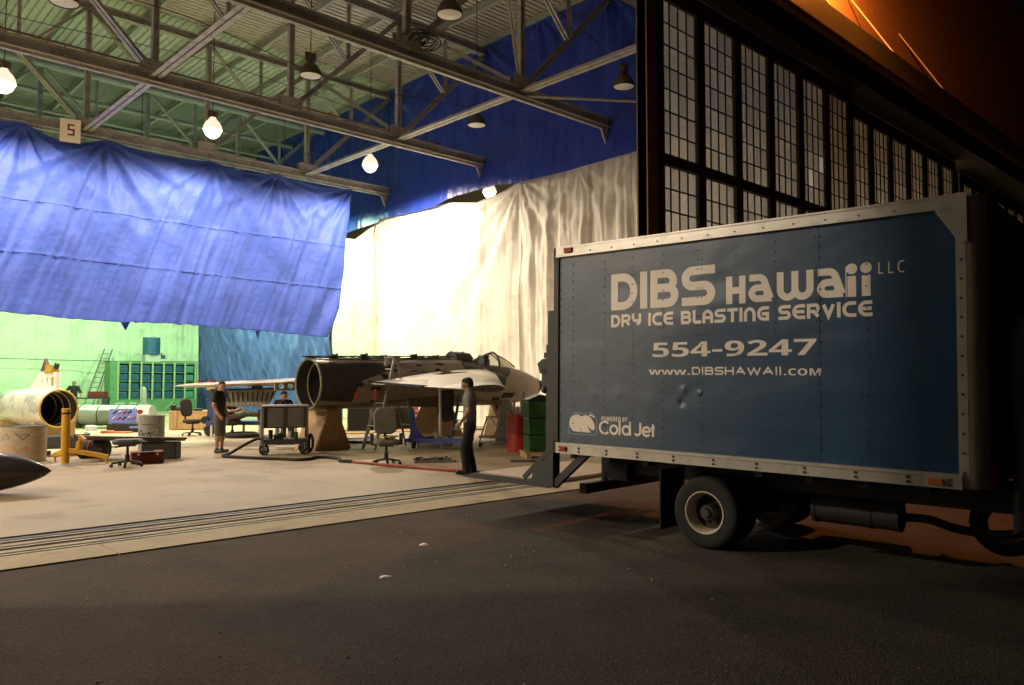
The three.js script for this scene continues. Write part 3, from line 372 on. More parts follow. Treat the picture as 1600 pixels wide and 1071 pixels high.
    const b = []; for (const x of [-1.83, -1.55, -1.16, -0.75, -0.3, 0.16, 0.62, 1.09, 1.55, 1.98, 2.3]) for (const y of [0.893, 0.933]) b.push(place(new THREE.CylinderGeometry(0.013, 0.013, 0.012, 8), x, y, 0.05, Math.PI / 2)); for (let y = 1.0; y < 2.9; y += 0.16) b.push(place(new THREE.CylinderGeometry(0.011, 0.011, 0.01, 8), 2.405, y, 0.022, Math.PI / 2)); for (let x = -1.7; x < 2.2; x += 0.3) b.push(place(new THREE.CylinderGeometry(0.008, 0.008, 0.01, 8), x, 3.23, 0.04, Math.PI / 2)); const bm = P('rail_bolts', b, M.darkgrey); bm.userData.kind = 'stuff'; }
  P('marker_lamp', rbx(0.09, 0.055, 0.03, 0.008, -1.77, 0.915, 0.055), M.redGlass); P('marker_lamp', rbx(0.12, 0.05, 0.03, 0.008, 2.2, 0.915, 0.055), M.amberGlass); P('corner_reflector', rbx(0.03, 0.22, 0.1, 0.01, 2.575, 0.98, -0.2), M.amberGlass);
  P('rear_frame', [bx(0.07, 2.42, 0.1, -1.92, 2.1, -0.03), bx(0.07, 2.42, 0.1, -1.92, 2.1, -2.2), bx(0.08, 0.16, 2.26, -1.92, 3.215, -1.11), bx(0.08, 0.14, 2.26, -1.92, 0.93, -1.11)], M.steelDark);
  P('rear_door', bx(0.03, 2.1, 2.0, -1.905, 2.1, -1.11), M.lightgrey);
  P('clearance_lamp', rbx(0.12, 0.06, 0.03, 0.008, -1.72, 3.26, 0.045), M.redGlass);
  // lift gate
  const lift = sub('lift_gate', t);
  put('column', [bx(0.09, 2.12, 0.13, -2.02, 1.5, -0.07), bx(0.05, 1.5, 0.09, -2.08, 1.4, -0.07)], M.darkgrey, lift); put('column', bx(0.09, 2.12, 0.13, -2.02, 1.5, -2.15), M.darkgrey, lift);
  put('brace', bar([-1.99, 0.46, -0.06], [-1.5, 0.88, -0.06], 0.07, 0.09), M.darkgrey, lift);
  put('latch', [ext([[0, 0], [0.16, 0.02], [0.2, 0.14], [0.12, 0.2], [0.02, 0.15], [0.07, 0.1]], 0.06).rotateY(Math.PI).translate(-2.06, 1.78, -0.07), bx(0.14, 0.28, 0.08, -2.12, 1.72, -0.08), rod([-2.1, 1.72, -0.1], [-2.1, 1.5, -0.1], 0.02), sp(0.045, -2.14, 1.6, -0.04), bx(0.05, 0.07, 0.06, -2.13, 2.02, -0.07)], M.darkgrey, lift);
  const plat = []; for (let i = 0; i < 22; i++) plat.push(bx(0.035, 0.016, 1.96, -2.16 - i * 0.055, 0.486, -1.11)); plat.push(bx(1.26, 0.03, 2.0, -2.74, 0.46, -1.11)); put('platform', plat, M.alu, lift);
  put('platform_edge', [bx(1.28, 0.07, 0.04, -2.74, 0.445, -0.1), bx(1.28, 0.07, 0.04, -2.74, 0.445, -2.12), ext([[0, 0], [0.22, 0], [0.22, 0.02], [0, 0.075]], 2.04).rotateY(Math.PI).translate(-3.38, 0.41, -1.11), bar([-2.06, 0.9, -0.08], [-2.5, 0.5, -0.08], 0.03, 0.06), ext([[0, 0], [0.3, 0], [0.25, 0.25], [0.1, 0.32], [0, 0.3]], 0.1).rotateY(Math.PI).translate(-2.06, 0.42, -0.09)], M.darkgrey, lift);
  // chassis
  for (const z of [-0.72, -1.5]) P('chassis_rail', bx(5.6, 0.2, 0.08, 1.1, 0.7, z), M.black); for (const x of [-1.7, -1.2, -0.7, 0.6, 1.1, 1.6, 2.1]) P('cross_member', bx(0.07, 0.07, 2.15, x, 0.835, -1.11), M.black);
  P('bumper_bar', [bx(0.1, 0.12, 1.9, -1.75, 0.42, -1.25), bx(0.06, 0.35, 0.06, -1.75, 0.6, -0.75), bx(0.06, 0.35, 0.06, -1.75, 0.6, -1.5), bx(0.3, 0.2, 0.35, -1.45, 0.62, -0.75)], M.black);
  P('mud_flap', bx(0.015, 0.64, 0.5, -0.52, 0.45, -0.3), M.rubber); P('mud_flap', bx(0.015, 0.64, 0.5, -0.52, 0.45, -1.95), M.rubber);
  const tyre = lat([[0.2, -0.09], [0.23, -0.107], [0.31, -0.112], [0.352, -0.1], [0.368, -0.075], [0.37, -0.04], [0.362, -0.034], [0.362, -0.026], [0.37, -0.02], [0.37, 0.02], [0.362, 0.026], [0.362, 0.034], [0.37, 0.04], [0.368, 0.075], [0.352, 0.1], [0.31, 0.112], [0.23, 0.107], [0.2, 0.09]], 48, 0, 0, 0, Math.PI / 2);
  const rim = lat([[0.216, 0.104], [0.222, 0.11], [0.212, 0.112], [0.198, 0.096], [0.188, 0.05], [0.182, -0.05]], 40, 0, 0, 0, Math.PI / 2);
  const disc = lat([[0.183, -0.05], [0.15, -0.075], [0.1, -0.085], [0.0, -0.085]], 40, 0, 0, 0, Math.PI / 2);
  const hub = [cy(0.075, 0.085, 0.16, 18, 0, 0, -0.02, Math.PI / 2), cy(0.045, 0.05, 0.05, 14, 0, 0, 0.08, Math.PI / 2), ...Array.from({ length: 6 }, (_, i) => cy(0.016, 0.016, 0.04, 6, 0.115 * Math.cos(i * 1.047), 0.115 * Math.sin(i * 1.047), -0.06, Math.PI / 2))];
  const wheel = (x, z, flip, far) => { const w = sub('wheel', t, x, 0.37 + x * 0.0105, z); if (flip) w.rotation.y = Math.PI; put('tyre', tyre, M.rubber, w); put('rim', rim, far ? M.darkgrey : M.cream, w); put('wheel_disc', disc, mat([0.05, 0.04, 0.033], 0.8), w); put('hub', hub, M.steelDark, w); };  // far rims take a darker material, shade under the truck put into colour
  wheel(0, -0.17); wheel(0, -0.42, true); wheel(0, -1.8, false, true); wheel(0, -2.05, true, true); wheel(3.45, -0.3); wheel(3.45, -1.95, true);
  P('rear_axle', [rod([0, 0.37, -0.5], [0, 0.37, -1.75], 0.06), sp(0.18, 0, 0.37, -1.11), bx(1.2, 0.06, 0.08, 0, 0.5, -0.72), bx(1.2, 0.06, 0.08, 0, 0.5, -1.5)], M.black);
  P('muffler', [rod([0.95, 0.47, -0.62], [1.72, 0.47, -0.62], 0.13, 20), rod([0.93, 0.47, -0.62], [0.97, 0.47, -0.62], 0.137, 20), rod([1.45, 0.47, -0.62], [1.5, 0.47, -0.62], 0.137, 20), rod([1.7, 0.47, -0.62], [1.74, 0.47, -0.62], 0.137, 20)], mat([0.022, 0.021, 0.02], 0.75));
  P('exhaust_pipe', tb([[1.7, 0.47, -0.62], [1.95, 0.48, -0.65], [2.15, 0.4, -0.8], [2.5, 0.38, -0.9], [2.9, 0.5, -0.95]], 0.04, 24), M.darkgrey);
  P('fuel_tank', rbx(0.9, 0.32, 0.42, 0.06, 0.95, 0.52, -1.8), M.darkgrey);
  { const w = sub('spare_wheel', t, 2.46, 0.43, -1.25); w.rotation.y = 0.35; w.scale.setScalar(0.8); put('tyre', tyre, M.rubber, w); put('rim', rim, M.grey, w); }
  // cab, beyond the box
  P('cab_body', [ext([[2.75, 0.55], [4.35, 0.55], [4.42, 0.95], [4.3, 1.35], [4.02, 2.15], [3.85, 2.25], [2.8, 2.25], [2.75, 2.1]], 1.86, 0.05).translate(0, 0, -1.11)], mat([0.03, 0.035, 0.05], 0.35)); P('cab_window', [ext([[3.15, 1.45], [4.05, 1.45], [3.82, 2.08], [3.15, 2.08]], 1.89).translate(0, 0, -1.11)], M.black); P('windscreen', bar([4.29, 1.42, -1.11], [4.04, 2.14, -1.11], 1.6, 0.02), M.black);
  P('cab_door', bx(0.95, 1.45, 0.02, 3.6, 1.25, -0.175), mat([0.03, 0.035, 0.05], 0.35)); P('cab_mirror', [bx(0.06, 0.35, 0.18, 4.1, 1.75, -0.02), rod([4.05, 1.6, -0.2], [4.1, 1.6, -0.05], 0.015)], M.black);
}
// ---------------------------------------------------------------- the jet under restoration. Local x to its nose
function loft(secs, n = 44, inward) { // secs: [x, yc, ry, rz]; open tube with uv
  const P = [], U = [], I = []; let L = secs[secs.length - 1][0] - secs[0][0];
  secs.forEach((s, i) => { for (let j = 0; j <= n; j++) { const a = (j / n) * Math.PI * 2; P.push(s[0], s[1] + s[2] * Math.cos(a), (s[4] ?? 0) + s[3] * Math.sin(a)); U.push((s[0] - secs[0][0]) / L, j / n); } });
  for (let i = 0; i + 1 < secs.length; i++) for (let j = 0; j < n; j++) { const a = i * (n + 1) + j, b = a + n + 1; I.push(a, b, a + 1, b, b + 1, a + 1); }
  const g = new THREE.BufferGeometry(); g.setAttribute('position', new THREE.Float32BufferAttribute(P, 3)); g.setAttribute('uv', new THREE.Float32BufferAttribute(U, 2)); g.setIndex(I); g.computeVertexNormals();
  const nn = g.attributes.normal; secs.forEach((s, i) => { const a = i * (n + 1), b = a + n; for (const k of ['X', 'Y', 'Z']) { const m = (nn['get' + k](a) + nn['get' + k](b)) / 2; nn['set' + k](a, m); nn['set' + k](b, m); } }); return g; }
const smooth = (K, m = 6) => { const o = []; for (let i = 0; i + 1 < K.length; i++) for (let k = 0; k < m; k++) { const t = k / m, a = K[Math.max(i - 1, 0)], b = K[i], c = K[i + 1], d = K[Math.min(i + 2, K.length - 1)]; o.push(b.map((_, q) => 0.5 * (2 * b[q] + (c[q] - a[q]) * t + (2 * a[q] - 5 * b[q] + 4 * c[q] - d[q]) * t * t + (3 * b[q] - a[q] - 3 * c[q] + d[q]) * t * t * t))); } o.push(K[K.length - 1]); return o; };
function wing(rl, rt, tl, tt, thick, ns = 10, nc = 14, mod) { // corners root/tip leading/trailing
  const P = [], I = [], row = 2 * nc; const prof = (c) => 0.5 * thick * (2.6 * Math.sqrt(c) * (1 - c) + 0.06 * (1 - c));
  for (let i = 0; i <= ns; i++) { const s = i / ns; for (let j = 0; j < row; j++) { const up = j < nc, c = up ? j / nc : 1 - (j - nc) / nc, L = rl.map((v, k) => v + (tl[k] - v) * s), T = rt.map((v, k) => v + (tt[k] - v) * s), q = L.map((v, k) => v + (T[k] - v) * c); if (mod) mod(q, s, c); q[1] += (up ? 1 : -1) * prof(c) * (1 - 0.55 * s); P.push(...q); } }
  for (let i = 0; i < ns; i++) for (let j = 0; j < row; j++) { const a = i * row + j, b = i * row + ((j + 1) % row), c = a + row, d = b + row; I.push(a, c, b, b, c, d); }
  const e = ns * row; for (let j = 1; j + 1 < row; j++) I.push(e, e + j, e + j + 1);
  const g = new THREE.BufferGeometry(); g.setAttribute('position', new THREE.Float32BufferAttribute(P, 3)); g.setIndex(I); const h = toCreasedNormals(g, 0.6); return h; }
const camoWithTopLight = (() => { const c = document.createElement('canvas'); c.width = 1024; c.height = 512; const g = c.getContext('2d'); g.fillStyle = '#a1978b'; g.fillRect(0, 0, 1024, 512);
  const poly = (col, q) => { g.fillStyle = col; g.beginPath(); q.forEach(([a, b], i) => (i ? g.lineTo(a * 1024, (1 - b) * 512) : g.moveTo(a * 1024, (1 - b) * 512))); g.closePath(); g.fill(); };
  const D = '#3d3835'; // u along the body, v round it: 0 and 1 at the top, 0.25 towards +z
  for (const s of [0, 1]) { const v = (q) => (s ? 1 - q : q); poly(D, [[0, v(0.09)], [0.21, v(0.1)], [0.3, v(0.13)], [0.22, v(0.19)], [0.13, v(0.24)], [0.12, v(0.38)], [0, v(0.36)]]); poly('#37322f', [[0.62, v(0.0)], [0.78, v(0.0)], [0.84, v(0.08)], [0.8, v(0.17)], [0.74, v(0.24)], [0.6, v(0.25)], [0.57, v(0.12)]]); poly('#6d6258', [[0.1, v(0.4)], [0.5, v(0.33)], [0.7, v(0.38)], [0.9, v(0.4)], [0.8, v(0.5)], [0, v(0.5)], [0, v(0.4)]]); poly('#cfc8bc', [[0.0, v(0.0)], [0.35, v(0.0)], [0.34, v(0.05)], [0, v(0.055)]]); poly('#a8998a', [[0.84, v(0.03)], [1, v(0)], [1, v(0.5)], [0.9, v(0.4)], [0.8, v(0.25)]]); }  // the pale strip along the tail spine paints in light from above
  for (let i = 0; i < 900; i++) { g.fillStyle = rnd() < 0.5 ? `rgba(230,220,200,${rr(0.02, 0.08)})` : `rgba(20,15,12,${rr(0.03, 0.12)})`; g.fillRect(rnd() * 1024, rnd() * 512, rr(1, 26), rr(1, 12)); }
  g.strokeStyle = 'rgba(25,20,18,0.4)'; g.lineWidth = 1.2; for (let i = 1; i < 15; i++) { g.beginPath(); g.moveTo(i * 70, 0); g.lineTo(i * 70, 512); g.stroke(); } for (const y of [60, 128, 196, 316, 384, 452]) { g.beginPath(); g.moveTo(0, y); g.lineTo(1024, y); g.stroke(); }
  const yb = (1 - 0.13) * 512; g.fillStyle = '#c9a540'; for (const s of [0.13, 0.87]) { const y = (1 - s) * 512; g.beginPath(); g.moveTo(690, y - 16); g.lineTo(724, y - 16); g.lineTo(707, y + 16); g.fill(); g.fillStyle = '#5a4a36'; g.beginPath(); g.moveTo(699, y - 11); g.lineTo(715, y - 11); g.lineTo(707, y + 5); g.fill(); g.fillStyle = '#c9a540'; }
  const t = new THREE.CanvasTexture(c); t.colorSpace = THREE.SRGBColorSpace; return t; })();
const jetSkin = new THREE.MeshStandardMaterial({ map: camoWithTopLight, roughness: 0.42, metalness: 0.15 });
const wingSkin = (() => { const c = document.createElement('canvas'); c.width = c.height = 1024; const g = c.getContext('2d'); g.fillStyle = '#b3a99c'; g.fillRect(0, 0, 1024, 1024); // 6 m of patched paint with panel lines
  const blob = (col, q) => { g.fillStyle = col; g.beginPath(); q.forEach(([a, b], i) => (i ? g.lineTo(a * 1024, b * 1024) : g.moveTo(a * 1024, b * 1024))); g.closePath(); g.fill(); };
  blob('#857a6f', [[0.3, 0.05], [0.62, 0.12], [0.7, 0.3], [0.5, 0.42], [0.34, 0.3]]); blob('#6f665e', [[0.0, 0.5], [0.2, 0.46], [0.32, 0.6], [0.26, 0.86], [0.05, 0.9]]); blob('#cfc7ba', [[0.55, 0.55], [0.8, 0.5], [0.9, 0.7], [0.68, 0.8]]); blob('#978b7d', [[0.78, 0.1], [1, 0.05], [1, 0.35], [0.84, 0.38]]); blob('#d8d1c4', [[0.1, 0.12], [0.25, 0.1], [0.28, 0.28], [0.12, 0.3]]);
  for (let i = 0; i < 1500; i++) { g.fillStyle = rnd() < 0.5 ? `rgba(240,232,215,${rr(0.03, 0.12)})` : `rgba(30,25,20,${rr(0.03, 0.13)})`; g.fillRect(rnd() * 1024, rnd() * 1024, rr(1, 30), rr(1, 12)); }
  g.strokeStyle = 'rgba(30,25,22,0.55)'; g.lineWidth = 2; for (let i = 0; i < 9; i++) { g.beginPath(); g.moveTo(i * 118 + 20, 0); g.lineTo(i * 118 - 60, 1024); g.stroke(); g.beginPath(); g.moveTo(0, i * 121 + 40); g.lineTo(1024, i * 121 + 10); g.stroke(); }
  for (let i = 0; i < 16; i++) { g.fillStyle = 'rgba(20,17,15,0.85)'; g.fillRect(rnd() * 1000, rnd() * 1000, rr(8, 26), rr(5, 12)); }
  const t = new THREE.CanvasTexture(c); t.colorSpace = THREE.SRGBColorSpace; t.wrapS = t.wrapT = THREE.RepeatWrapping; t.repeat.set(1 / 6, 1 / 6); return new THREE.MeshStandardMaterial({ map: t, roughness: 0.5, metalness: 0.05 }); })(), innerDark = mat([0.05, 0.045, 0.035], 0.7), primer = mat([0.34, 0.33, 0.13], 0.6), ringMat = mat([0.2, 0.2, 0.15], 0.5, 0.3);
const JX = 9.75, JZ = -17.6;
{ const t = thing('jet_fighter', 'stripped grey camouflage jet without tail, resting on plywood stands', 'aircraft', [JX, 0, JZ]);
  const K = smooth([[0, 1.65, 0.64, 0.64], [0.6, 1.655, 0.645, 0.645], [2, 1.67, 0.665, 0.66], [3.6, 1.685, 0.69, 0.68], [4.7, 1.68, 0.69, 0.67], [5.5, 1.62, 0.62, 0.62], [6.2, 1.6, 0.6, 0.58], [6.8, 1.59, 0.565, 0.54], [7.35, 1.57, 0.47, 0.45], [7.75, 1.56, 0.34, 0.33], [7.95, 1.56, 0.26, 0.25]]);
  const yAt = (x) => { for (let i = 0; i + 1 < K.length; i++) if (x >= K[i][0] && x <= K[i + 1][0]) { const u = (x - K[i][0]) / (K[i + 1][0] - K[i][0]); return K[i].map((v, k) => v + (K[i + 1][k] - v) * u); } return K[K.length - 1]; };
  const f = raw('fuselage', loft(K), jetSkin, t);
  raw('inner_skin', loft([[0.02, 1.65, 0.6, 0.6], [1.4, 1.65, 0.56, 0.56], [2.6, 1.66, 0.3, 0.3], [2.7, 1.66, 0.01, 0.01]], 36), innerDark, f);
  put('tail_frame', [tor(0.625, 0.035, 48, 0, 1.65, 0, 0, Math.PI / 2), ...Array.from({ length: 22 }, (_, i) => bx(0.05, 0.026, 0.024, -0.02, 1.65 + 0.635 * Math.cos(i * 0.2856), 0.635 * Math.sin(i * 0.2856)))], ringMat, f);
  for (const [x, r] of [[0.3, 0.585], [0.75, 0.57], [1.2, 0.55]]) put('inner_frame', tor(r, 0.022, 40, x, 1.65, 0, 0, Math.PI / 2), primer, f);
  put('nose_rim', [tor(0.255, 0.02, 32, 7.95, 1.56, 0, 0, Math.PI / 2), cy(0.24, 0.24, 0.02, 28, 7.94, 1.56, 0, 0, 0, Math.PI / 2)], M.darkgrey, f);
  put('nose_fitting', [cy(0.07, 0.16, 0.26, 18, 8.06, 1.57, 0, 0, 0, -Math.PI / 2), cy(0.1, 0.1, 0.12, 14, 8.22, 1.56, 0, 0, 0, Math.PI / 2), tor(0.1, 0.03, 14, 8.28, 1.55, 0, 0, Math.PI / 2), bx(0.08, 0.16, 0.1, 8.24, 1.66, 0.03)], M.steelDark, f);
  const patch = (x0, x1, a0, a1, skew = 0) => { const P = [], I = []; for (let i = 0; i <= 3; i++) for (let j = 0; j <= 3; j++) { const a = a0 + (a1 - a0) * j / 3, x = x0 + (x1 - x0) * i / 3 + skew * (a - a0), s = yAt(x); P.push(x, s[1] + (s[2] + 0.005) * Math.cos(a), (s[3] + 0.005) * Math.sin(a)); } for (let i = 0; i < 3; i++) for (let j = 0; j < 3; j++) { const a = i * 4 + j; I.push(a, a + 4, a + 1, a + 4, a + 5, a + 1); } const g = new THREE.BufferGeometry(); g.setAttribute('position', new THREE.Float32BufferAttribute(P, 3)); g.setIndex(I); g.computeVertexNormals(); return g; };
  for (const [x, a, w, h, s] of [[1.15, 0.72, 0.26, 0.16, 0.4], [1.95, 0.98, 0.28, 0.13, 0.3], [1.7, 1.2, 0.2, 0.2, 0.3], [0.95, 1.42, 0.16, 0.1, 0.2], [2.9, 0.8, 0.2, 0.08, 0.3], [3.6, 0.7, 0.26, 0.12, 0.4], [3.5, 1.0, 0.18, 0.1, 0.2], [1.4, 1.72, 0.3, 0.12, 0.2], [3.4, 1.25, 0.2, 0.1, 0.5], [0.6, 2.1, 0.1, 0.1, 0], [1.5, 2.3, 0.12, 0.1, 0], [0.35, 0.95, 0.36, 0.06, 0.2], [2.6, 1.6, 0.16, 0.12, 0.2], [6.1, 1.95, 0.5, 0.3, -0.2], [5.7, 2.2, 0.3, 0.2, 0.2]]) put('opening_shade', patch(x, x + w, a, a + h, s), M.black, f);  // dark quads laid on the skin stand in for shaded access holes
  put('spine_rail', [bar([-0.15, 2.33, 0.1], [4.6, 2.44, 0.1], 0.03, 0.03), bar([-0.15, 2.33, -0.1], [4.6, 2.44, -0.1], 0.03, 0.03), ...Array.from({ length: 7 }, (_, i) => bx(rr(0.1, 0.3), 0.07, 0.2, 0.2 + i * 0.62 + rr(-0.2, 0.2), 2.3 + i * 0.015, 0)), ...Array.from({ length: 8 }, (_, i) => rod([i * 0.3 - 0.1, 2.34, 0.13], [i * 0.3 + 0.25, 2.29, 0.16], 0.012))], M.steelDark, f);
  put('cable_bundle', [tb([[0.3, 2.31, 0.16], [1.4, 2.3, 0.22], [2.4, 2.33, 0.18], [3.4, 2.36, 0.24], [4.4, 2.4, 0.16]], 0.018, 50, 6), tb([[0.5, 2.29, 0.22], [1.8, 2.27, 0.3], [3.0, 2.31, 0.26], [4.3, 2.36, 0.24]], 0.013, 50, 6)], M.black, f);
  for (const [x, z, h] of [[0.6, 0.12, 0.1], [1.5, 0.1, 0.14], [2.2, -0.05, 0.09], [3.1, 0.1, 0.16], [3.9, 0.05, 0.12]]) put('spine_fitting', [bx(0.12, h, 0.08, x, 2.34 + x * 0.012, z), cy(0.03, 0.03, h, 8, x + 0.12, 2.36 + x * 0.012, z)], M.steelDark, f);
  put('engine_duct', [cy(0.27, 0.25, 0.62, 24, 4.85, 2.3, 0, 0, 0, Math.PI / 2), tor(0.26, 0.03, 24, 4.54, 2.3, 0, 0, Math.PI / 2), tor(0.26, 0.025, 24, 4.75, 2.3, 0, 0, Math.PI / 2), tor(0.26, 0.025, 24, 4.95, 2.3, 0, 0, Math.PI / 2), ...Array.from({ length: 12 }, () => bx(rr(0.03, 0.1), rr(0.08, 0.26), 0.06, 5.15 + rr(0, 0.3), 2.25 + rr(0, 0.1), rr(-0.2, 0.2), 0, 0, rr(-0.5, 0.5)))], M.steelDark, f);
  // cockpit: hoop, windscreen
  const cock = sub('cockpit', t); const hoop = []; for (let i = 0; i <= 14; i++) { const a = -1.5 + (i / 14) * 3.0; hoop.push([6.12, 2.1 + 0.49 * Math.cos(a), 0.36 * Math.sin(a)]); }
  put('hoop', [tb(hoop, 0.032, 40, 8), tb([[6.12, 2.58, 0], [5.9, 2.5, 0.1], [5.7, 2.15, 0.3]], 0.022, 20, 6), tb([[6.12, 2.58, 0], [5.9, 2.5, -0.1], [5.7, 2.15, -0.3]], 0.022, 20, 6), tb([[6.12, 2.56, 0.06], [6.5, 2.38, 0.17], [6.85, 2.16, 0.24]], 0.018, 16, 6), tb([[6.12, 2.56, -0.06], [6.5, 2.38, -0.17], [6.85, 2.16, -0.24]], 0.018, 16, 6)], M.darkgrey, cock);
  { const P = [], I = [], n = 12, rows = [[6.13, 2.1, 0.47, 0.35], [6.45, 2.12, 0.3, 0.31], [6.95, 2.12, 0.05, 0.2]]; rows.forEach(([x, yc, h, w]) => { for (let j = 0; j <= n; j++) { const a = -1.5 + (3 * j) / n; P.push(x, yc + h * Math.cos(a), w * Math.sin(a)); } }); for (let i = 0; i < 2; i++) for (let j = 0; j < n; j++) { const a = i * (n + 1) + j, b = a + n + 1; I.push(a, b, a + 1, b, b + 1, a + 1); } const g = new THREE.BufferGeometry(); g.setAttribute('position', new THREE.Float32BufferAttribute(P, 3)); g.setIndex(I); g.computeVertexNormals(); raw('windscreen', g, mat([0.75, 0.72, 0.62], 0.35, 0, { phys: 1, transmission: 0.75, thickness: 0, map: null, bumpMap: null }), cock); }
  put('seat', [bx(0.22, 0.5, 0.34, 5.78, 2.12, 0), bx(0.16, 0.18, 0.26, 5.76, 2.4, 0), bx(0.02, 0.32, 0.02, 5.9, 2.36, 0.02)], M.darkgrey, cock);
  // wings
  const nw = sub('wing', t); nw.userData.label = 'near wing with patched pale paint';
  raw('wing_skin', metric(wing([5.75, 1.95, 0.55], [1.2, 1.66, 0.5], [1.72, 1.56, 5.3], [0.62, 1.56, 5.15], 0.34, 16, 14, (q, s, c) => { if (c > 0.85 && s > 0.3 && s < 0.55) q[0] += 0.22 * (c - 0.85) / 0.15; })), wingSkin, nw);
  put('flap_gap', [bar([1.4, 1.7, 0.62], [0.85, 1.6, 3.6], 0.16, 0.05), bx(0.2, 0.09, 0.14, 1.05, 1.63, 0.62)], M.black, nw);
  put('wing_patch', [ext([[0, 0], [0.9, 0.05], [0.75, 0.55], [0.1, 0.5]], 0.012).rotateX(-Math.PI / 2).rotateZ(0.03).translate(2.9, 1.935, 1.6)], M.tan, nw);
  put('wing_vent', [bx(0.16, 0.02, 0.16, 2.5, 1.98, 0.95), bx(0.1, 0.02, 0.1, 2.75, 1.985, 1.0), bx(0.5, 0.03, 0.06, 3.4, 1.97, 1.2, 0, 0.4)], M.black, nw);
  for (const [x, y, z] of [[0.98, 1.58, 0.6], [1.45, 1.56, 0.75]]) put('red_streamer', bx(0.075, 0.3, 0.012, x, y - 0.19, z, 0, SCREEN), M.red, nw);
  put('intake', [loft([[5.5, 1.75, 0.26, 0.34, 0.62], [5.95, 1.74, 0.2, 0.26, 0.58]], 20)], M.black, nw);
  const fw = sub('wing', t); fw.userData.label = 'far wing reaching left with exposed ribs';
  raw('wing_skin', metric(wing([5.6, 1.92, -0.55], [0.9, 1.74, -0.5], [-0.1, 1.62, -5.2], [-1.45, 1.58, -5.1], 0.3, 12, 14)), wingSkin, fw);
  put('exposed_rib', ext([[0, 0], [1.15, 0], [1.15, 0.3], [0, 0.2]], 0.03, 0, [0.2, 0.5, 0.8].map((x) => Array.from({ length: 10 }, (_, i) => [x + 0.09 * Math.cos(i * 0.628), 0.12 + 0.07 * Math.sin(-i * 0.628)]))).rotateY(0.2).translate(-0.15, 1.47, -1.5), primer, fw);
  put('wing_tool', [bx(0.3, 0.05, 0.1, -0.5, 1.715, -4.6, 0, 0.5), bx(0.16, 0.05, 0.08, -0.8, 1.7, -4.7, 0, 0.2)], M.red, fw);
  const fl = sub('hanging_flap', t, 0.1, 0, -4.0); fl.rotation.y = SCREEN + 0.5; put('flap_skin', ext([[-0.85, 1.46], [1.0, 1.5], [0.72, 0.98], [-0.68, 1.02]], 0.03).rotateX(0.05), M.lightgrey, fl); for (let i = 0; i < 12; i++) put('flap_rib', bar([-0.7 + i * 0.142, 1.42, 0.1], [-0.62 + i * 0.128, 1.14, 0.1], 0.03, 0.035), M.darkgrey, fl); for (let i = 0; i < 12; i++) put('flap_boss', cy(0.03, 0.03, 0.02, 10, -0.6 + i * 0.11, 1.08, 0.09, Math.PI / 2), M.white, fl); put('flap_hinge', [bar([-0.85, 1.47, 0.09], [1.0, 1.51, 0.09], 0.06, 0.05), bx(0.3, 0.08, 0.08, 0.4, 1.55, 0.1), bx(0.12, 0.14, 0.06, -0.75, 1.4, 0.1)], M.darkgrey, fl);
  // landing gear leg and its door
  const lg = sub('landing_gear', t, 2.75, 0, 1.75); put('gear_leg', [rod([0, 1.6, 0], [0.03, 0.35, 0], 0.045, 12), rod([0.03, 0.4, 0], [0.05, 0.0, 0], 0.028, 10), bx(0.26, 0.07, 0.1, 0.03, 0.28, 0), bx(0.1, 0.14, 0.12, -0.12, 0.32, 0.04, 0, 0, 0.4), cy(0.05, 0.05, 0.2, 12, 0.16, 0.26, 0, 0, 0, 1.4)], M.alu, lg); put('gear_door', ext([[-0.06, 1.48], [0.36, 1.5], [0.36, 0.72], [0.12, 0.66], [-0.06, 0.9]], 0.03).rotateY(SCREEN + 0.1), M.black, lg);
  put('nose_leg', [rod([6.3, 1.1, 0], [6.45, 0.3, 0], 0.05, 12), rod([6.35, 0.9, 0], [6.8, 0.5, 0], 0.03), bx(0.16, 0.3, 0.14, 6.47, 0.2, 0), cy(0.2, 0.2, 0.12, 22, 6.48, 0.2, 0.1, Math.PI / 2)], M.steelDark, t);
}
// plywood stands
const ply = (name, label, x, z, turn, w, h, d) => { const t = thing(name, label, 'stand', [x, 0, z], turn, 'plywood stands under the jet'); const f = (z0, m) => put('side_board', ext([[-w / 2, 0], [w / 2, 0], [w * 0.12, h], [-w * 0.12, h]], 0.025).translate(0, 0, z0), m, t); f(d / 2, M.ply); f(-d / 2, M.ply);
  for (const s of [-1, 1]) put('slope_board', bar([s * w / 2, 0.0, 0], [s * w * 0.12, h, 0], d - 0.03, 0.022), M.wood, t); put('saddle', [ext([[-w * 0.14, h - 0.02], [w * 0.14, h - 0.02], [w * 0.16, h + 0.06], [-w * 0.16, h + 0.06]], d * 0.9)], M.wood, t); put('cleat', bx(w * 0.7, 0.05, 0.03, 0, 0.12, d / 2 + 0.028), M.wood, t); return t; };
ply('plywood_stand', 'tall plywood stand under the open tail ring of the jet', 10.25, -17.75, 0.15, 1.15, 0.98, 0.8);
ply('plywood_stand', 'broad plywood stand behind the landing gear leg of the jet', 14.0, -17.9, 0.2, 1.5, 0.96, 0.9);
ply('plywood_stand', 'short plywood stand beneath the nose of the jet', 16.2, -17.6, 0.1, 0.8, 0.98, 0.6);
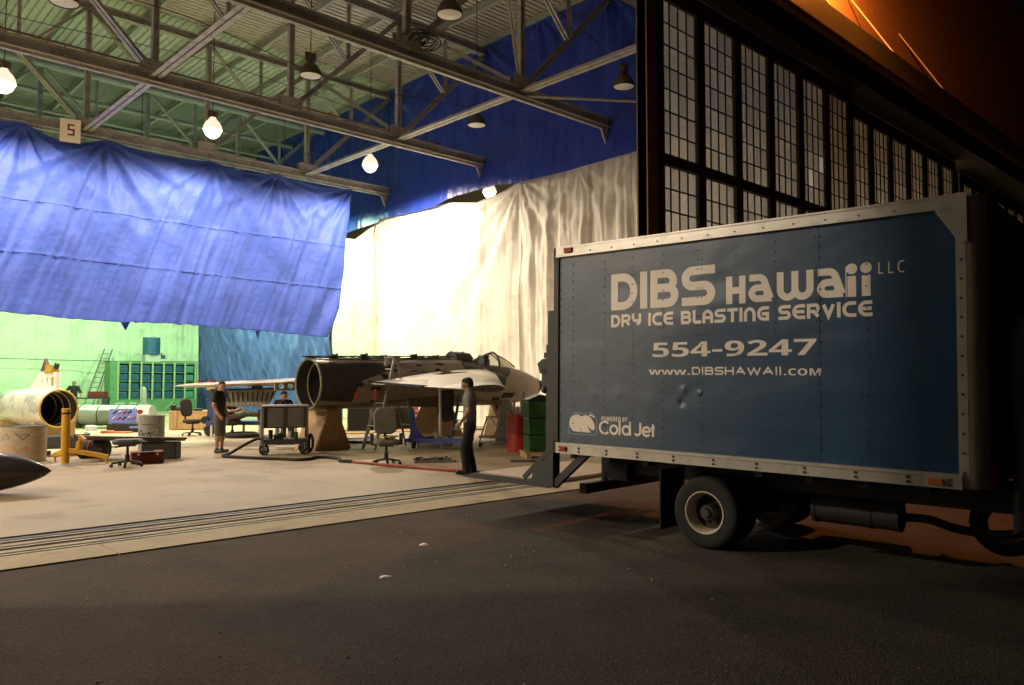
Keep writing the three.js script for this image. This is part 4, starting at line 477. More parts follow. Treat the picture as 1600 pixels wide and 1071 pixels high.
// detached tail section on the left
{ const a = 1.0, t = thing('tail_section', 'detached white jet tail section with open dark end and gold fin bracket', 'aircraft part', [6.65, 0, -27.6], SCREEN + Math.PI / 2 + a);
  // local x points away from the open end
  const m = mat([0.74, 0.72, 0.69], 0.36, 0.35, { map: rep(tSkin, 2.2) });
  const body = raw('skin', metric(loft(smooth([[0, 0.86, 0.6, 0.6], [0.8, 0.87, 0.61, 0.6], [2, 0.88, 0.58, 0.57], [3, 0.9, 0.5, 0.5], [3.4, 0.9, 0.4, 0.4], [3.5, 0.9, 0.02, 0.02]], 5))), m, t);
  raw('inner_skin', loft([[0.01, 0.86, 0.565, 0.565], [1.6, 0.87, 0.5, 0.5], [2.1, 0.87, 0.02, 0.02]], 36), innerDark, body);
  put('end_frame', [tor(0.585, 0.03, 44, 0, 0.86, 0, 0, Math.PI / 2), ...Array.from({ length: 16 }, (_, i) => bx(0.05, 0.04, 0.04, -0.02, 0.86 + 0.585 * Math.cos(i * 0.3927), 0.585 * Math.sin(i * 0.3927)))], M.gold, body);
  for (const x of [0.35, 0.75, 1.15]) put('inner_frame', tor(0.54 - x * 0.03, 0.02, 36, x, 0.865, 0, 0, Math.PI / 2), primer, body);
  const fin = sub('fin_root', t); put('fairing', [ext([[0.1, 1.4], [1.9, 1.4], [1.5, 1.62], [1.15, 1.95], [0.5, 1.98], [0.1, 1.98]], 0.16, 0.02, [[[0.2, 1.55], [0.2, 1.85], [0.42, 1.85], [0.42, 1.55]], [[0.55, 1.55], [0.55, 1.85], [0.68, 1.85], [0.68, 1.55]], [[0.85, 1.6], [0.85, 1.8], [0.95, 1.8], [0.95, 1.6]]])], M.white, fin); put('gold_bracket', [bx(0.5, 0.1, 0.22, 0.5, 2.02, 0), bx(0.08, 0.2, 0.2, 0.3, 2.1, 0), bx(0.08, 0.24, 0.2, 0.66, 2.12, 0), bx(0.35, 0.4, 0.1, 0.4, 1.75, 0)], M.gold, fin); put('fin_tip', ext([[0.62, 2.05], [1.06, 2.05], [0.86, 2.42]], 0.12, 0.02), M.brownstuff, fin); put('black_knob', bx(0.12, 0.18, 0.1, 0.2, 2.2, 0, 0, 0, 0.5), M.black, fin);
  put('opening', [bx(0.1, 0.16, 0.01, 2.2, 1.0, 0.575), bx(0.07, 0.1, 0.01, 2.7, 0.6, 0.5)], M.black, t);  // black plates on the skin stand in for dark holes
  put('cradle', ext([[-0.65, 0], [0.65, 0], [0.62, 0.45], [0.35, 0.36], [0, 0.27], [-0.35, 0.36], [-0.62, 0.45]], 0.16).rotateY(Math.PI / 2).translate(0.3, 0, 0), M.ply, t);
  put('cradle', ext([[-0.6, 0], [0.6, 0], [0.55, 0.5], [0, 0.34], [-0.55, 0.5]], 0.16).rotateY(Math.PI / 2).translate(2.6, 0, 0), M.ply, t);
}
// ---------------------------------------------------------------- things on the floor
const chairBase = (t, m, seatY) => { for (let i = 0; i < 5; i++) { const a = i * 1.2566 + 0.3, c = Math.cos(a) * 0.29, s = Math.sin(a) * 0.29; put('foot', [bar([0, 0.115, 0], [c, 0.075, s], 0.045, 0.035)], m, t); put('caster', cy(0.03, 0.03, 0.045, 12, c, 0.03, s, Math.PI / 2, a), M.black, t); } put('gas_column', [cy(0.025, 0.03, seatY - 0.1, 12, 0, (seatY + 0.1) / 2 - 0.01, 0), cy(0.045, 0.045, 0.14, 12, 0, 0.17, 0)], M.black, t); };
const rrect = (w, h, r) => { const o = []; for (const [cx, cy0, a0] of [[w / 2 - r, h / 2 - r, 0], [-w / 2 + r, h / 2 - r, 1], [-w / 2 + r, -h / 2 + r, 2], [w / 2 - r, -h / 2 + r, 3]]) for (let i = 0; i <= 5; i++) { const a = (a0 + i / 5) * Math.PI / 2; o.push([cx + r * Math.cos(a), cy0 + r * Math.sin(a)]); } return o; };
function officeChair(label, pos, turn, m, o = {}) { const t = thing(o.stool ? 'rolling_stool' : 'office_chair', label, 'chair', pos, turn); const y = o.y ?? 0.46; chairBase(t, M.black, y - 0.05);
  put('seat', [place(ext(rrect(0.48, 0.46, 0.14), 0.1, 0.035), 0, y, 0, Math.PI / 2), bx(0.3, 0.05, 0.26, 0, y - 0.065, 0)], m, t); if (o.stool) { put('lever', rod([0, y - 0.08, 0], [-0.3, y - 0.1, 0.05], 0.012), M.black, t); put('spring_plate', [bx(0.34, 0.03, 0.2, -0.05, y - 0.08, 0.02, 0, 0, 0.12), bx(0.2, 0.012, 0.03, -0.22, 0.24, 0)], M.black, t); return t; }
  put('backrest', place(ext(rrect(0.44, 0.5, 0.13), 0.09, 0.03), 0, y + 0.42, -0.26, -0.14), m, t); put('back_stem', [bar([0, y - 0.06, -0.1], [0, y - 0.04, -0.28], 0.06, 0.03), bar([0, y - 0.05, -0.28], [0, y + 0.3, -0.3], 0.06, 0.025)], M.black, t);
  if (o.arms) for (const s of [-1, 1]) put('armrest', [rbx(0.07, 0.24, 0.1, 0.02, s * 0.3, y + 0.06, 0.02), bar([s * 0.2, y - 0.06, 0], [s * 0.3, y - 0.04, 0], 0.04)], M.darkgrey, t); return t; }
officeChair('grey office chair with black armrests beneath the near wing', [9.33, 0, -13.6], SCREEN + 0.25, M.fabric, { arms: true });
officeChair('brown office chair turned sideways in front of the orange crate', [9.83, 0, -25.06], SCREEN + 1.25, M.fabricDark);
officeChair('black stool on casters beside the dark red toolbox', [5.3, 0, -16.8], SCREEN + 0.3, M.darkgrey, { stool: true, y: 0.5 });
tag(put('work_gloves', [rbx(0.2, 0.06, 0.12, 0.02, 9.3, 0.54, -13.6, 0, 0.4), rbx(0.14, 0.05, 0.1, 0.02, 9.4, 0.55, -13.52, 0, -0.3)], M.gold), 'yellow work gloves on the seat of the grey chair', 'gloves');
// pointed drop tank, bottom left
{ const t = thing('drop_tank', 'dark pointed drop tank on the floor at the left edge of the photo', 'tank', [3.03, 0, -13.66], SCREEN + 0.12); const pr = []; for (let i = 0; i <= 40; i++) { const s = i / 40, x = 3.6 * s; pr.push([0.325 * Math.pow(Math.sin(Math.PI / 2 * Math.min(1, (x + 0.0005) / 1.15)), 0.72), -x]); } pr[0][0] = 0.001;
  put('shell', lat(pr, 44, 0.2, 0.345, 0, 0, 0, -Math.PI / 2), mat([0.05, 0.043, 0.045], 0.3, 0.35), t, true); for (const x of [-0.75, -1.6, -2.4]) put('seam_band', tor(0.326, 0.004, 40, x, 0.345, 0, 0, Math.PI / 2), M.black, t); put('chock', [ext([[-0.2, 0], [0.2, 0], [0.12, 0.1]], 0.3).rotateY(Math.PI / 2).translate(-1.2, 0, 0.25), ext([[-0.2, 0], [0.2, 0], [-0.12, 0.1]], 0.3).rotateY(Math.PI / 2).translate(-1.2, 0, -0.25)], M.wood, t); }
// drums
const scrawl = (bg, cols, lines) => { const c = document.createElement('canvas'); c.width = 512; c.height = 256; const g = c.getContext('2d'); g.fillStyle = bg; g.fillRect(0, 0, 512, 256); for (let i = 0; i < 500; i++) { g.fillStyle = `rgba(${rnd() < 0.5 ? '255,245,225' : '40,32,25'},${rr(0.02, 0.1)})`; g.fillRect(rnd() * 512, rnd() * 256, rr(2, 40), rr(2, 14)); }
  for (const [k, w, ...p] of lines) { g.strokeStyle = cols[k]; g.lineWidth = w; g.lineJoin = 'round'; g.beginPath(); p.forEach(([x, y], i) => (i ? g.lineTo(x, y) : g.moveTo(x, y))); g.stroke(); } const t = new THREE.CanvasTexture(c); t.colorSpace = THREE.SRGBColorSpace; return new THREE.MeshStandardMaterial({ map: t, roughness: 0.6, metalness: 0.1 }); };
function drum(label, pos, r, h, m, turn = 0, o = {}) { const t = thing('steel_drum', label, 'drum', pos, turn, o.group); const ribs = o.ribs ?? [0.33, 0.66], pr = [[0.001, 0], [r * 0.98, 0], [r, 0.015]]; for (const q of ribs) pr.push([r, h * q - 0.03], [r + 0.012, h * q], [r, h * q + 0.03]); pr.push([r, h - 0.015], [r + 0.008, h - 0.008], [r - 0.004, h]); const sh = lat(pr, 40); for (let i = 0; i < sh.attributes.position.count; i++) sh.attributes.uv.setY(i, sh.attributes.position.getY(i) / h); put('shell', sh, m, t, true); put('lid', [cy(r - 0.01, r - 0.01, 0.01, 36, 0, h - 0.014, 0), cy(0.03, 0.03, 0.015, 12, r * 0.6, h, 0)], o.lid ?? m, t); put('rim', tor(r, 0.009, 40, 0, h - 0.004, 0, Math.PI / 2), o.lid ?? m, t); return t; }
drum('wide grey drum with orange and dark scrawls behind the drop tank', [4.02, 0, -19.4], 0.435, 0.76, scrawl('#b0a491', ['#7d7060', '#bb875c', '#bf9a5e'], [[0, 6, [150, 40], [170, 90], [185, 50]], [0, 5, [200, 50], [215, 95], [235, 45], [250, 80]], [0, 7, [270, 40], [300, 90], [320, 55], [290, 60]], [1, 9, [150, 120], [160, 170], [190, 130], [200, 175]], [2, 9, [215, 140], [230, 180], [250, 135]], [1, 8, [265, 130], [280, 180], [310, 140], [315, 180]], [2, 7, [120, 130], [130, 175]]]), SCREEN + Math.PI, { ribs: [], lid: M.darkgrey });
drum('grey steel drum with dark scrawled letters behind the tailplane panel', [6.85, 0, -20.0], 0.295, 0.88, scrawl('#8f8c86', ['#2e2b2a', '#d9d4c8'], [[0, 7, [180, 150], [215, 95], [250, 150]], [0, 6, [190, 130], [300, 120]], [0, 6, [262, 150], [275, 110], [290, 150]], [0, 5, [220, 60], [300, 64]], [1, 5, [150, 110], [165, 135], [150, 150]], [1, 4, [300, 100], [330, 95], [325, 130]]]), SCREEN + Math.PI, { ribs: [0.5], lid: M.grey });
drum('red steel drum near the jet nose', [13.4, 0, -13.85], 0.3, 0.9, M.red, 0);
{ const t = thing('waste_bin', 'stacked green ribbed bin beside the truck lift gate', 'bin', [12.7, 0, -12.5], SCREEN + 0.2); put('pallet', [bx(0.75, 0.04, 0.7, 0, 0.12, 0), bx(0.1, 0.1, 0.7, -0.3, 0.05, 0), bx(0.1, 0.1, 0.7, 0.3, 0.05, 0)], M.ply, t); for (let i = 0; i < 3; i++) put('bin_section', rbx(0.6, 0.36, 0.56, 0.03, 0, 0.33 + i * 0.375, 0), M.green, t); put('lid', [ext([[-0.3, 1.26], [0.3, 1.26], [0.3, 1.34], [-0.02, 1.42], [-0.3, 1.3]], 0.56)], M.black, t); }
// yellow axle jack
{ const t = thing('axle_jack', 'yellow tripod aircraft jack with tall post in front of the tail section', 'jack', [4.5, 0, -18.1], SCREEN); put('post', [cy(0.083, 0.083, 1.0, 24, 0, 0.6, 0), cy(0.085, 0.085, 0.05, 24, 0, 1.125, 0)], M.yellow, t); put('band', cy(0.086, 0.086, 0.04, 24, 0, 1.05, 0), M.black, t); put('base_plate', cy(0.2, 0.24, 0.03, 24, 0, 0.015, 0), M.lightgrey, t);
  for (const [x, z] of [[0.78, -0.2], [-0.5, -0.5], [0.35, -0.75]]) put('leg', [bar([0.04, 0.3, 0], [x, 0.14, z], 0.07, 0.09), rod([x * 0.97, 0.12, z * 0.97], [x * 0.97, 0.0, z * 0.97], 0.02)], M.yellow, t); put('pump', [cy(0.06, 0.07, 0.16, 14, 0.22, 0.38, -0.12), bar([0.22, 0.42, -0.12], [0.24, 0.58, -0.12], 0.05), bar([0.22, 0.58, -0.12], [0.36, 0.5, -0.1], 0.05)], M.yellow, t); put('socket', cy(0.075, 0.08, 0.14, 20, 0, 0.09, 0), M.yellow, t); }
// tailplane panel and what carries it
{ const t = thing('tailplane_panel', 'long tapered grey tailplane panel resting on low supports', 'aircraft part', [5.95, 0, -18.35], SCREEN); raw('skin', metric(wing([-1.15, 0.53, 0.42], [-0.85, 0.36, -0.45], [1.2, 0.48, 0.14], [1.0, 0.38, -0.2], 0.07, 8, 10)), mat([0.15, 0.14, 0.11], 0.55, 0.1), t); put('root_rib', bar([-1.15, 0.53, 0.42], [-0.85, 0.36, -0.45], 0.03, 0.07), M.grey, t); }
tag(put('added_black_crate', rbx(0.76, 0.37, 0.3, 0.02, 6.42, 0.185, -18.1, 0, SCREEN), M.black), 'added low black crate under the tailplane panel, in place of the shaded drum foot', 'crate');  // crate added as support; its black stands in for shade on the drum
{ const t = thing('rubber_roller', 'black rubber roller with red band under the tailplane root', 'roller', [5.35, 0, -19.15], SCREEN); put('roller_body', rod([-0.3, 0.2, 0], [0.28, 0.2, 0], 0.2, 26), M.rubber, t); put('red_band', tor(0.203, 0.015, 28, -0.05, 0.2, 0, 0, Math.PI / 2), M.red, t); }
{ const t = thing('dark_fairing', 'long dark fairing beam lying behind the yellow jack', 'aircraft part', [4.85, 0, -20.6], SCREEN + 0.1); put('beam', ext([[-0.9, 0.16], [0.75, 0.2], [0.75, 0.46], [-0.9, 0.38]], 0.3, 0.03), M.darkgrey, t); put('support', [bx(0.1, 0.18, 0.25, -0.7, 0.09, 0), bx(0.1, 0.2, 0.25, 0.5, 0.1, 0)], M.wood, t); put('lower_beam', bar([-1, 0.06, 0.3], [0.1, 0.08, 0.36], 0.14, 0.1), M.darkgrey, t); }
{ const t = thing('toolbox', 'dark red flat metal toolbox on the floor behind the stool', 'toolbox', [5.85, 0, -17.3], SCREEN + 0.5); put('case', rbx(0.62, 0.2, 0.42, 0.015, 0, 0.1, 0), M.maroon, t); put('lid', rbx(0.63, 0.04, 0.43, 0.012, 0, 0.225, 0), M.maroon, t); put('handle', [bar([-0.12, 0.255, 0.05], [0.12, 0.255, 0.05], 0.02)], M.black, t); put('clasp', [bx(0.04, 0.05, 0.01, -0.18, 0.2, 0.22), bx(0.04, 0.05, 0.01, 0.18, 0.2, 0.22)], M.chrome, t); }
// open tool case with blue lid
{ const t = thing('tool_case', 'open black tool case with blue tool filled lid', 'tool case', [8.75, 0, -28.6], SCREEN + 0.1); put('case', [bx(0.95, 0.26, 0.5, 0.15, 0.13, 0), bx(0.9, 0.02, 0.45, 0.15, 0.27, 0)], M.black, t); put('lid', bx(0.9, 0.5, 0.05, 0.02, 0.53, -0.2, -0.18), mat([0.12, 0.14, 0.45], 0.5), t); for (let i = 0; i < 9; i++) put('tool', [rod([-0.3 + (i % 5) * 0.16, 0.42 + Math.floor(i / 5) * 0.2, -0.14 - Math.floor(i / 5) * 0.03], [-0.2 + (i % 5) * 0.16, 0.5 + Math.floor(i / 5) * 0.2, -0.16 - Math.floor(i / 5) * 0.03], 0.018), sp(0.03, -0.2 + (i % 5) * 0.16, 0.5 + Math.floor(i / 5) * 0.2, -0.16 - Math.floor(i / 5) * 0.03)], [M.chrome, M.red, M.black][i % 3], t); }
{ const t = thing('engine_cowl', 'long pale cylindrical engine cowl lying behind the tool case', 'aircraft part', [9.5, 0, -31.3], SCREEN); const m = mat([0.5, 0.46, 0.44], 0.4, 0.3); put('shell', rod([-2.1, 0.46, 0], [1.3, 0.46, 0], 0.38, 32), m, t); for (const x of [-1.3, -0.6, 0.1, 0.75]) put('band', tor(0.383, 0.016, 34, x, 0.46, 0, 0, Math.PI / 2), M.darkgrey, t); put('access_panel', [bx(0.5, 0.3, 0.02, -0.25, 0.5, 0.37), bx(0.4, 0.26, 0.02, 0.42, 0.5, 0.37)], M.lightgrey, t); put('red_disc', cy(0.09, 0.09, 0.03, 18, 1.0, 0.6, 0.36, Math.PI / 2), M.red, t); put('cradle', [bx(0.12, 0.2, 0.7, -1.4, 0.1, 0), bx(0.12, 0.2, 0.7, 0.7, 0.1, 0)], M.wood, t); }
tag(put('white_tub', rbx(0.3, 0.22, 0.3, 0.04, 8.05, 0.11, -29.3), M.white), 'white plastic tub beside the tail section cradle', 'tub');
tag(put('orange_cloth', [rbx(0.9, 0.05, 0.3, 0.02, 8.5, 0.025, -28.0, 0, SCREEN), rbx(0.4, 0.09, 0.25, 0.03, 8.25, 0.045, -28.2, 0, SCREEN + 0.4)], M.orange), 'crumpled orange cloth on the floor below the tool case', 'cloth');
tag(put('paper_sheets', [bx(0.5, 0.02, 0.35, 8.0, 0.012, -28.6, 0, 0.3), bx(0.4, 0.02, 0.3, 7.85, 0.034, -28.7, 0, 1)], M.white), 'white paper sheets on the floor left of the tool case', 'paper');
{ const t = thing('blue_tray', 'blue shallow tray on black base right of the tool case', 'tray', [9.25, 0, -28.0], SCREEN); put('tray', [bx(0.6, 0.06, 0.4, 0, 0.17, 0)], M.lightblue, t); put('base', bx(0.42, 0.14, 0.3, -0.05, 0.07, 0), M.black, t); }
// back of the hangar: rack, ladder, bench, water barrel
{ const t = thing('storage_rack', 'green storage rack full of blue bins against the back wall', 'rack', [16.15, 0, -47.2], 0.05); const W = 4.9, H = 2.85, gm = mat([0.11, 0.23, 0.11], 0.6), bm = mat([0.02, 0.07, 0.15], 0.4); put('frame', [bx(W, 0.08, 0.8, 0, H - 0.04, 0), bx(0.38, H, 0.84, -W / 2 + 0.19, H / 2, 0), bx(0.12, H, 0.84, W / 2 - 0.06, H / 2, 0), bx(W, 0.7, 0.8, 0, 0.35, 0)], gm, t); put('back_board', bx(W, H, 0.04, 0, H / 2, -0.42), gm, t);
  for (let c = 0; c <= 7; c++) put('upright', bx(0.1, H - 0.7, 0.05, -W / 2 + 0.42 + c * 0.625, 1.75, 0.4), mat([0.3, 0.36, 0.2], 0.6), t); for (let r = 0; r <= 4; r++) put('shelf', bx(W - 0.45, 0.035, 0.8, 0.16, 0.74 + r * 0.5, 0), gm, t); for (let c = 0; c < 7; c++) for (let r = 0; r < 4; r++) put('bin', rbx(0.47, 0.38, 0.62, 0.05, -W / 2 + 0.735 + c * 0.625, 0.955 + r * 0.5, rr(0.0, 0.08)), c === 6 ? mat([0.08, 0.22, 0.2], 0.4) : bm, t); put('face_bar', bar([0.6, 0.1, 0.43], [1.1, 0.6, 0.43], 0.04, 0.03), M.lightgrey, t); put('name_plate', bx(0.5, 0.12, 0.02, -1.9, 0.5, 0.42), M.lightgrey, t); put('name_plate', bx(0.4, 0.1, 0.02, -1.2, 0.5, 0.42), M.lightgrey, t); }
{ const t = thing('water_barrel', 'blue barrel on a pale base on top of the storage rack', 'barrel', [16.05, 2.86, -47.2], 0); put('barrel', [cy(0.47, 0.47, 0.98, 28, 0, 0.9, 0), tor(0.475, 0.02, 28, 0, 0.7, 0, Math.PI / 2), tor(0.475, 0.02, 28, 0, 1.1, 0, Math.PI / 2)], mat([0.03, 0.09, 0.2], 0.4), t); put('base', bx(0.85, 0.4, 0.7, 0, 0.2, 0), M.lightgrey, t); put('pump', [bx(0.25, 0.22, 0.25, 0.55, 0.28, 0.2), rod([0.45, 0.4, 0.2], [0.55, 0.5, 0.2], 0.04)], M.darkgrey, t); }
{ const t = thing('leaning_ladder', 'long aluminium ladder leaning on the green back wall', 'ladder', [13.7, 0, -47.9], 0.1); const a = [-1.3, 0, 1.1], b = [0.75, 3.6, -1.2]; for (const s of [-0.22, 0.22]) put('rail', bar([a[0] + s, a[1], a[2]], [b[0] + s, b[1], b[2]], 0.04, 0.09), M.grey, t); for (let i = 1; i < 13; i++) { const k = i / 13, q = a.map((v, j) => v + (b[j] - v) * k); put('rung', rod([q[0] - 0.22, q[1], q[2]], [q[0] + 0.22, q[1], q[2]], 0.02), M.grey, t); } for (const s of [-0.1, 0.3]) put('rear_rail', bar([a[0] + 0.9 + s, 0, 0.4], [b[0] + s * 0.5, b[1] - 0.5, b[2] + 0.3], 0.03, 0.05), M.grey, t); }
{ const t = thing('work_bench', 'dark work bench with red box in front of the back wall', 'bench', [12.0, 0, -44.2], SCREEN); put('bench_top', bx(1.9, 0.06, 0.7, 0, 0.86, 0), M.darkgrey, t); for (const [x, z] of [[-0.88, 0.3], [0.88, 0.3], [-0.88, -0.3], [0.88, -0.3]]) put('leg', bx(0.07, 0.84, 0.07, x, 0.42, z), M.darkgrey, t); put('shelf', bx(1.8, 0.04, 0.6, 0, 0.35, 0), M.brownstuff, t); }
tag(put('red_box', rbx(0.85, 0.32, 0.4, 0.02, 12.35, 1.05, -43.9, 0, SCREEN), M.maroon), 'dark red box on the work bench at the back', 'box');
tag(put('gas_bottle', [lat([[0.001, 0], [0.12, 0], [0.12, 0.62], [0.06, 0.72], [0.03, 0.76], [0.001, 0.76]], 20, 12.3, 0.72, -37), cy(0.22, 0.22, 0.72, 18, 12.3, 0.36, -37)], M.lightgrey), 'pale gas bottle on a round base before the storage rack', 'bottle');
{ const t = thing('equipment_stand', 'dark equipment stand with two heads left of the tail section', 'stand', [6.2, 0, -36.5], SCREEN); put('pole', [rod([0, 0, 0], [0, 1.3, 0], 0.05), bar([-0.4, 0.95, 0], [0.45, 1.0, 0], 0.05), rod([-0.1, 0, 0.3], [0, 0.5, 0], 0.03), rod([-0.3, 0, -0.2], [0, 0.5, 0], 0.03)], M.darkgrey, t); put('lamp_head', [bx(0.34, 0.18, 0.2, -0.25, 1.42, 0, 0, 0.3, 0.1), bx(0.34, 0.18, 0.2, 0.3, 1.38, 0, 0, -0.3, -0.1)], M.darkgrey, t); put('crate', bx(0.5, 0.85, 0.5, -0.6, 0.43, 0), M.black, t); }
{ const t = thing('wooden_crate', 'orange brown wooden crate behind the brown office chair', 'crate', [11.2, 0, -28.4], SCREEN + 0.15); for (let i = 0; i < 3; i++) put('board', bx(1.5, 0.2, 0.03, 0, 0.12 + i * 0.205, 0.36), M.ply, t); for (let i = 0; i < 3; i++) put('board', bx(0.03, 0.2, 0.7, -0.76, 0.12 + i * 0.205, 0), M.ply, t); put('lid', bx(1.55, 0.04, 0.78, 0, 0.645, 0), M.ply, t); put('core', bx(1.46, 0.6, 0.68, 0, 0.31, -0.01), M.wood, t); put('batten', [bx(0.1, 0.62, 0.03, -0.55, 0.32, 0.39), bx(0.1, 0.62, 0.03, 0.55, 0.32, 0.39)], M.wood, t); }
tag(put('black_gear', [rbx(0.5, 0.16, 0.25, 0.05, 10.85, 0.745, -28.6, 0, 0.4), rbx(0.2, 0.22, 0.2, 0.05, 10.6, 0.775, -28.8), rbx(0.3, 0.08, 0.2, 0.03, 11.2, 0.705, -28.1)], M.black), 'heap of black gear on top of the wooden crate', 'gear');
// pole stand, platform with coolers
{ const t = thing('pole_stand', 'blue wheeled pole stand with a yellow block on top', 'stand', [10.2, 0, -24.6], SCREEN); put('pole', rod([0, 0.1, 0], [0, 1.45, 0], 0.035), M.darkgrey, t); put('blue_base', [ext([[-0.12, 0.25], [0.16, 0.25], [0.07, 1.1], [-0.05, 1.1]], 0.1), bx(0.3, 0.12, 0.3, 0, 0.22, 0)], M.blue, t); put('yellow_block', bx(0.22, 0.11, 0.14, 0, 1.5, 0), M.gold, t); put('cross_handle', rod([-0.14, 1.13, 0], [0.14, 1.13, 0], 0.015), M.darkgrey, t); put('wheel', [cy(0.16, 0.16, 0.08, 20, 0.05, 0.16, 0.16, Math.PI / 2), cy(0.12, 0.12, 0.08, 20, -0.12, 0.5, 0.1, Math.PI / 2)], M.rubber, t); }
{ const t = thing('low_platform', 'long low blue platform with white legs under the far wing', 'platform', [11.2, 0, -23.6], SCREEN); put('deck', bx(2.7, 0.12, 0.9, 0, 0.42, 0), M.blue, t); for (const [x, z] of [[-1.2, 0.4], [-0.2, 0.4], [0.3, 0.4], [1.2, 0.4], [-1.2, -0.4], [1.2, -0.4]]) put('leg', bx(0.06, 0.36, 0.06, x, 0.18, z), M.white, t); }
tag(put('spare_tyre', tor(0.42, 0.08, 36, 10.6, 0.08, -23.2, Math.PI / 2), M.rubber), 'black tyre lying flat on the floor below the platform', 'tyre');
{ const t = thing('drink_cooler', 'small red and white drink cooler beside the blue cooler', 'cooler', [11.3, 0.485, -23.45], SCREEN); put('body', cy(0.1, 0.09, 0.18, 20, 0.02, 0.09, 0), M.red, t); put('lid', cy(0.105, 0.105, 0.1, 20, 0.02, 0.23, 0), M.white, t); }
tag(put('box_cooler', [rbx(0.44, 0.3, 0.34, 0.03, 11.65, 0.635, -23.2, 0, SCREEN)], M.lightblue), 'light blue box cooler on the low platform', 'cooler');
tag(put('white_sheeting', [ext([[-0.9, -0.1], [0.2, -0.25], [0.9, 0], [0.5, 0.35], [-0.4, 0.3]], 0.03).rotateX(-Math.PI / 2).rotateY(SCREEN).translate(9.3, 0.02, -18.6), rbx(0.6, 0.07, 0.3, 0.03, 9.6, 0.06, -18.3, 0, SCREEN)], M.cream), 'crumpled pale sheeting on the floor behind the steel cart', 'sheeting');
// steel cart with caster wheels
{ const t = thing('steel_cart', 'tall grey steel cart on four spoked wheels beside the hose', 'cart', [8.92, 0, -17.2], SCREEN + 0.32); const w = 1.0, d = 0.55, m = mat([0.16, 0.15, 0.13], 0.5, 0.3);
  for (const [x, z] of [[-w / 2, d / 2], [w / 2, d / 2], [-w / 2, -d / 2], [w / 2, -d / 2]]) put('post', bx(0.045, 0.92, 0.045, x, 0.68, z), m, t); put('cabinet', [bx(w - 0.05, 0.5, d - 0.06, 0.0, 0.87, 0)], mat([0.075, 0.07, 0.06], 0.45, 0.4), t); put('cabinet_door', rbx(0.02, 0.42, d - 0.12, 0.005, -w / 2 + 0.005, 0.88, 0), M.lightgrey, t); put('front_panel', [bx(0.36, 0.44, 0.01, -0.22, 0.87, d / 2 - 0.022), bx(0.36, 0.44, 0.01, 0.24, 0.87, d / 2 - 0.022), bx(0.05, 0.5, 0.02, 0.35, 0.87, d / 2 - 0.018)], m, t); put('top_tray', bx(w + 0.05, 0.03, d + 0.05, 0, 1.14, 0), M.alu, t); put('lower_shelf', [bx(w, 0.11, d, 0, 0.3, 0)], M.darkgrey, t);
  for (const [x, z] of [[-w / 2 + 0.04, d / 2], [w / 2 - 0.06, d / 2], [-w / 2 + 0.04, -d / 2], [w / 2 - 0.06, -d / 2]]) { const q = sub('wheel', t, x, 0.115, z); put('tyre', tor(0.095, 0.02, 22), M.rubber, q); put('spokes', [0, 1, 2, 3].map((i) => bx(0.19, 0.02, 0.015, 0, 0, 0, 0, 0, i * 0.785)), M.black, q); put('fork', [bx(0.03, 0.16, 0.012, 0, 0.08, 0.03), bx(0.03, 0.16, 0.012, 0, 0.08, -0.03), bx(0.07, 0.02, 0.08, 0, 0.155, 0)], M.grey, q); }
  put('bottle', [cy(0.05, 0.05, 0.16, 14, 0.25, 0.435, 0.1)], M.green, t); put('bottle', cy(0.04, 0.04, 0.2, 14, 0.12, 0.455, 0.12), M.cream, t); put('part_heap', [sp(0.08, -0.1, 0.42, 0.05), bx(0.2, 0.1, 0.15, -0.15, 0.41, 0.1), cy(0.05, 0.05, 0.22, 12, -0.32, 0.46, 0.05)], M.black, t); put('hose_reel', [tor(0.2, 0.03, 24, 0.58, 0.25, 0.1, 0, 1.2), tor(0.16, 0.03, 24, 0.6, 0.25, 0.08, 0, 1.2)], M.black, t); }
tag(put('laptop', [bx(0.34, 0.02, 0.24, 9.87, 1.02, -19.35, 0, 0.6), bx(0.34, 0.23, 0.015, 9.8, 1.13, -19.2, 0.25, 0.75)], M.darkgrey), 'dark open laptop in front of the man behind the cart', 'laptop');
{ const t = thing('small_table', 'small table behind the steel cart carrying a laptop', 'table', [9.85, 0, -19.4], 0.6); put('table_top', bx(0.9, 0.03, 0.6, 0, 0.99, 0), M.grey, t); for (const [x, z] of [[-0.4, 0.25], [0.4, 0.25], [-0.4, -0.25], [0.4, -0.25]]) put('leg', bx(0.04, 0.975, 0.04, x, 0.4875, z), M.grey, t); }
// hoses
tag(put('black_hose', tb([[8.7, 0.35, -17.5], [8.45, 0.34, -17.7], [8.15, 0.2, -17.75], [7.85, 0.05, -17.75], [7.5, 0.035, -17.35], [7.7, 0.035, -16.65], [8.1, 0.035, -15.9], [8.35, 0.035, -15.4], [8.6, 0.035, -15.42], [8.85, 0.035, -15.6], [9.05, 0.035, -15.45], [9.05, 0.035, -14.95], [8.85, 0.035, -14.6], [8.95, 0.035, -14.3]], 0.034, 160, 10), M.rubber), 'thick black hose looping across the floor from the cart', 'hose');
tag(put('red_hose', tb([[8.95, 0.03, -14.3], [9.05, 0.03, -13.6], [9.2, 0.03, -12.7], [9.42, 0.03, -11.7], [9.65, 0.03, -10.95], [9.5, 0.03, -10.3], [9.0, 0.03, -9.95]], 0.027, 120, 10), mat([0.3, 0.035, 0.02], 0.6)), 'thin red hose running to the truck lift gate', 'hose');
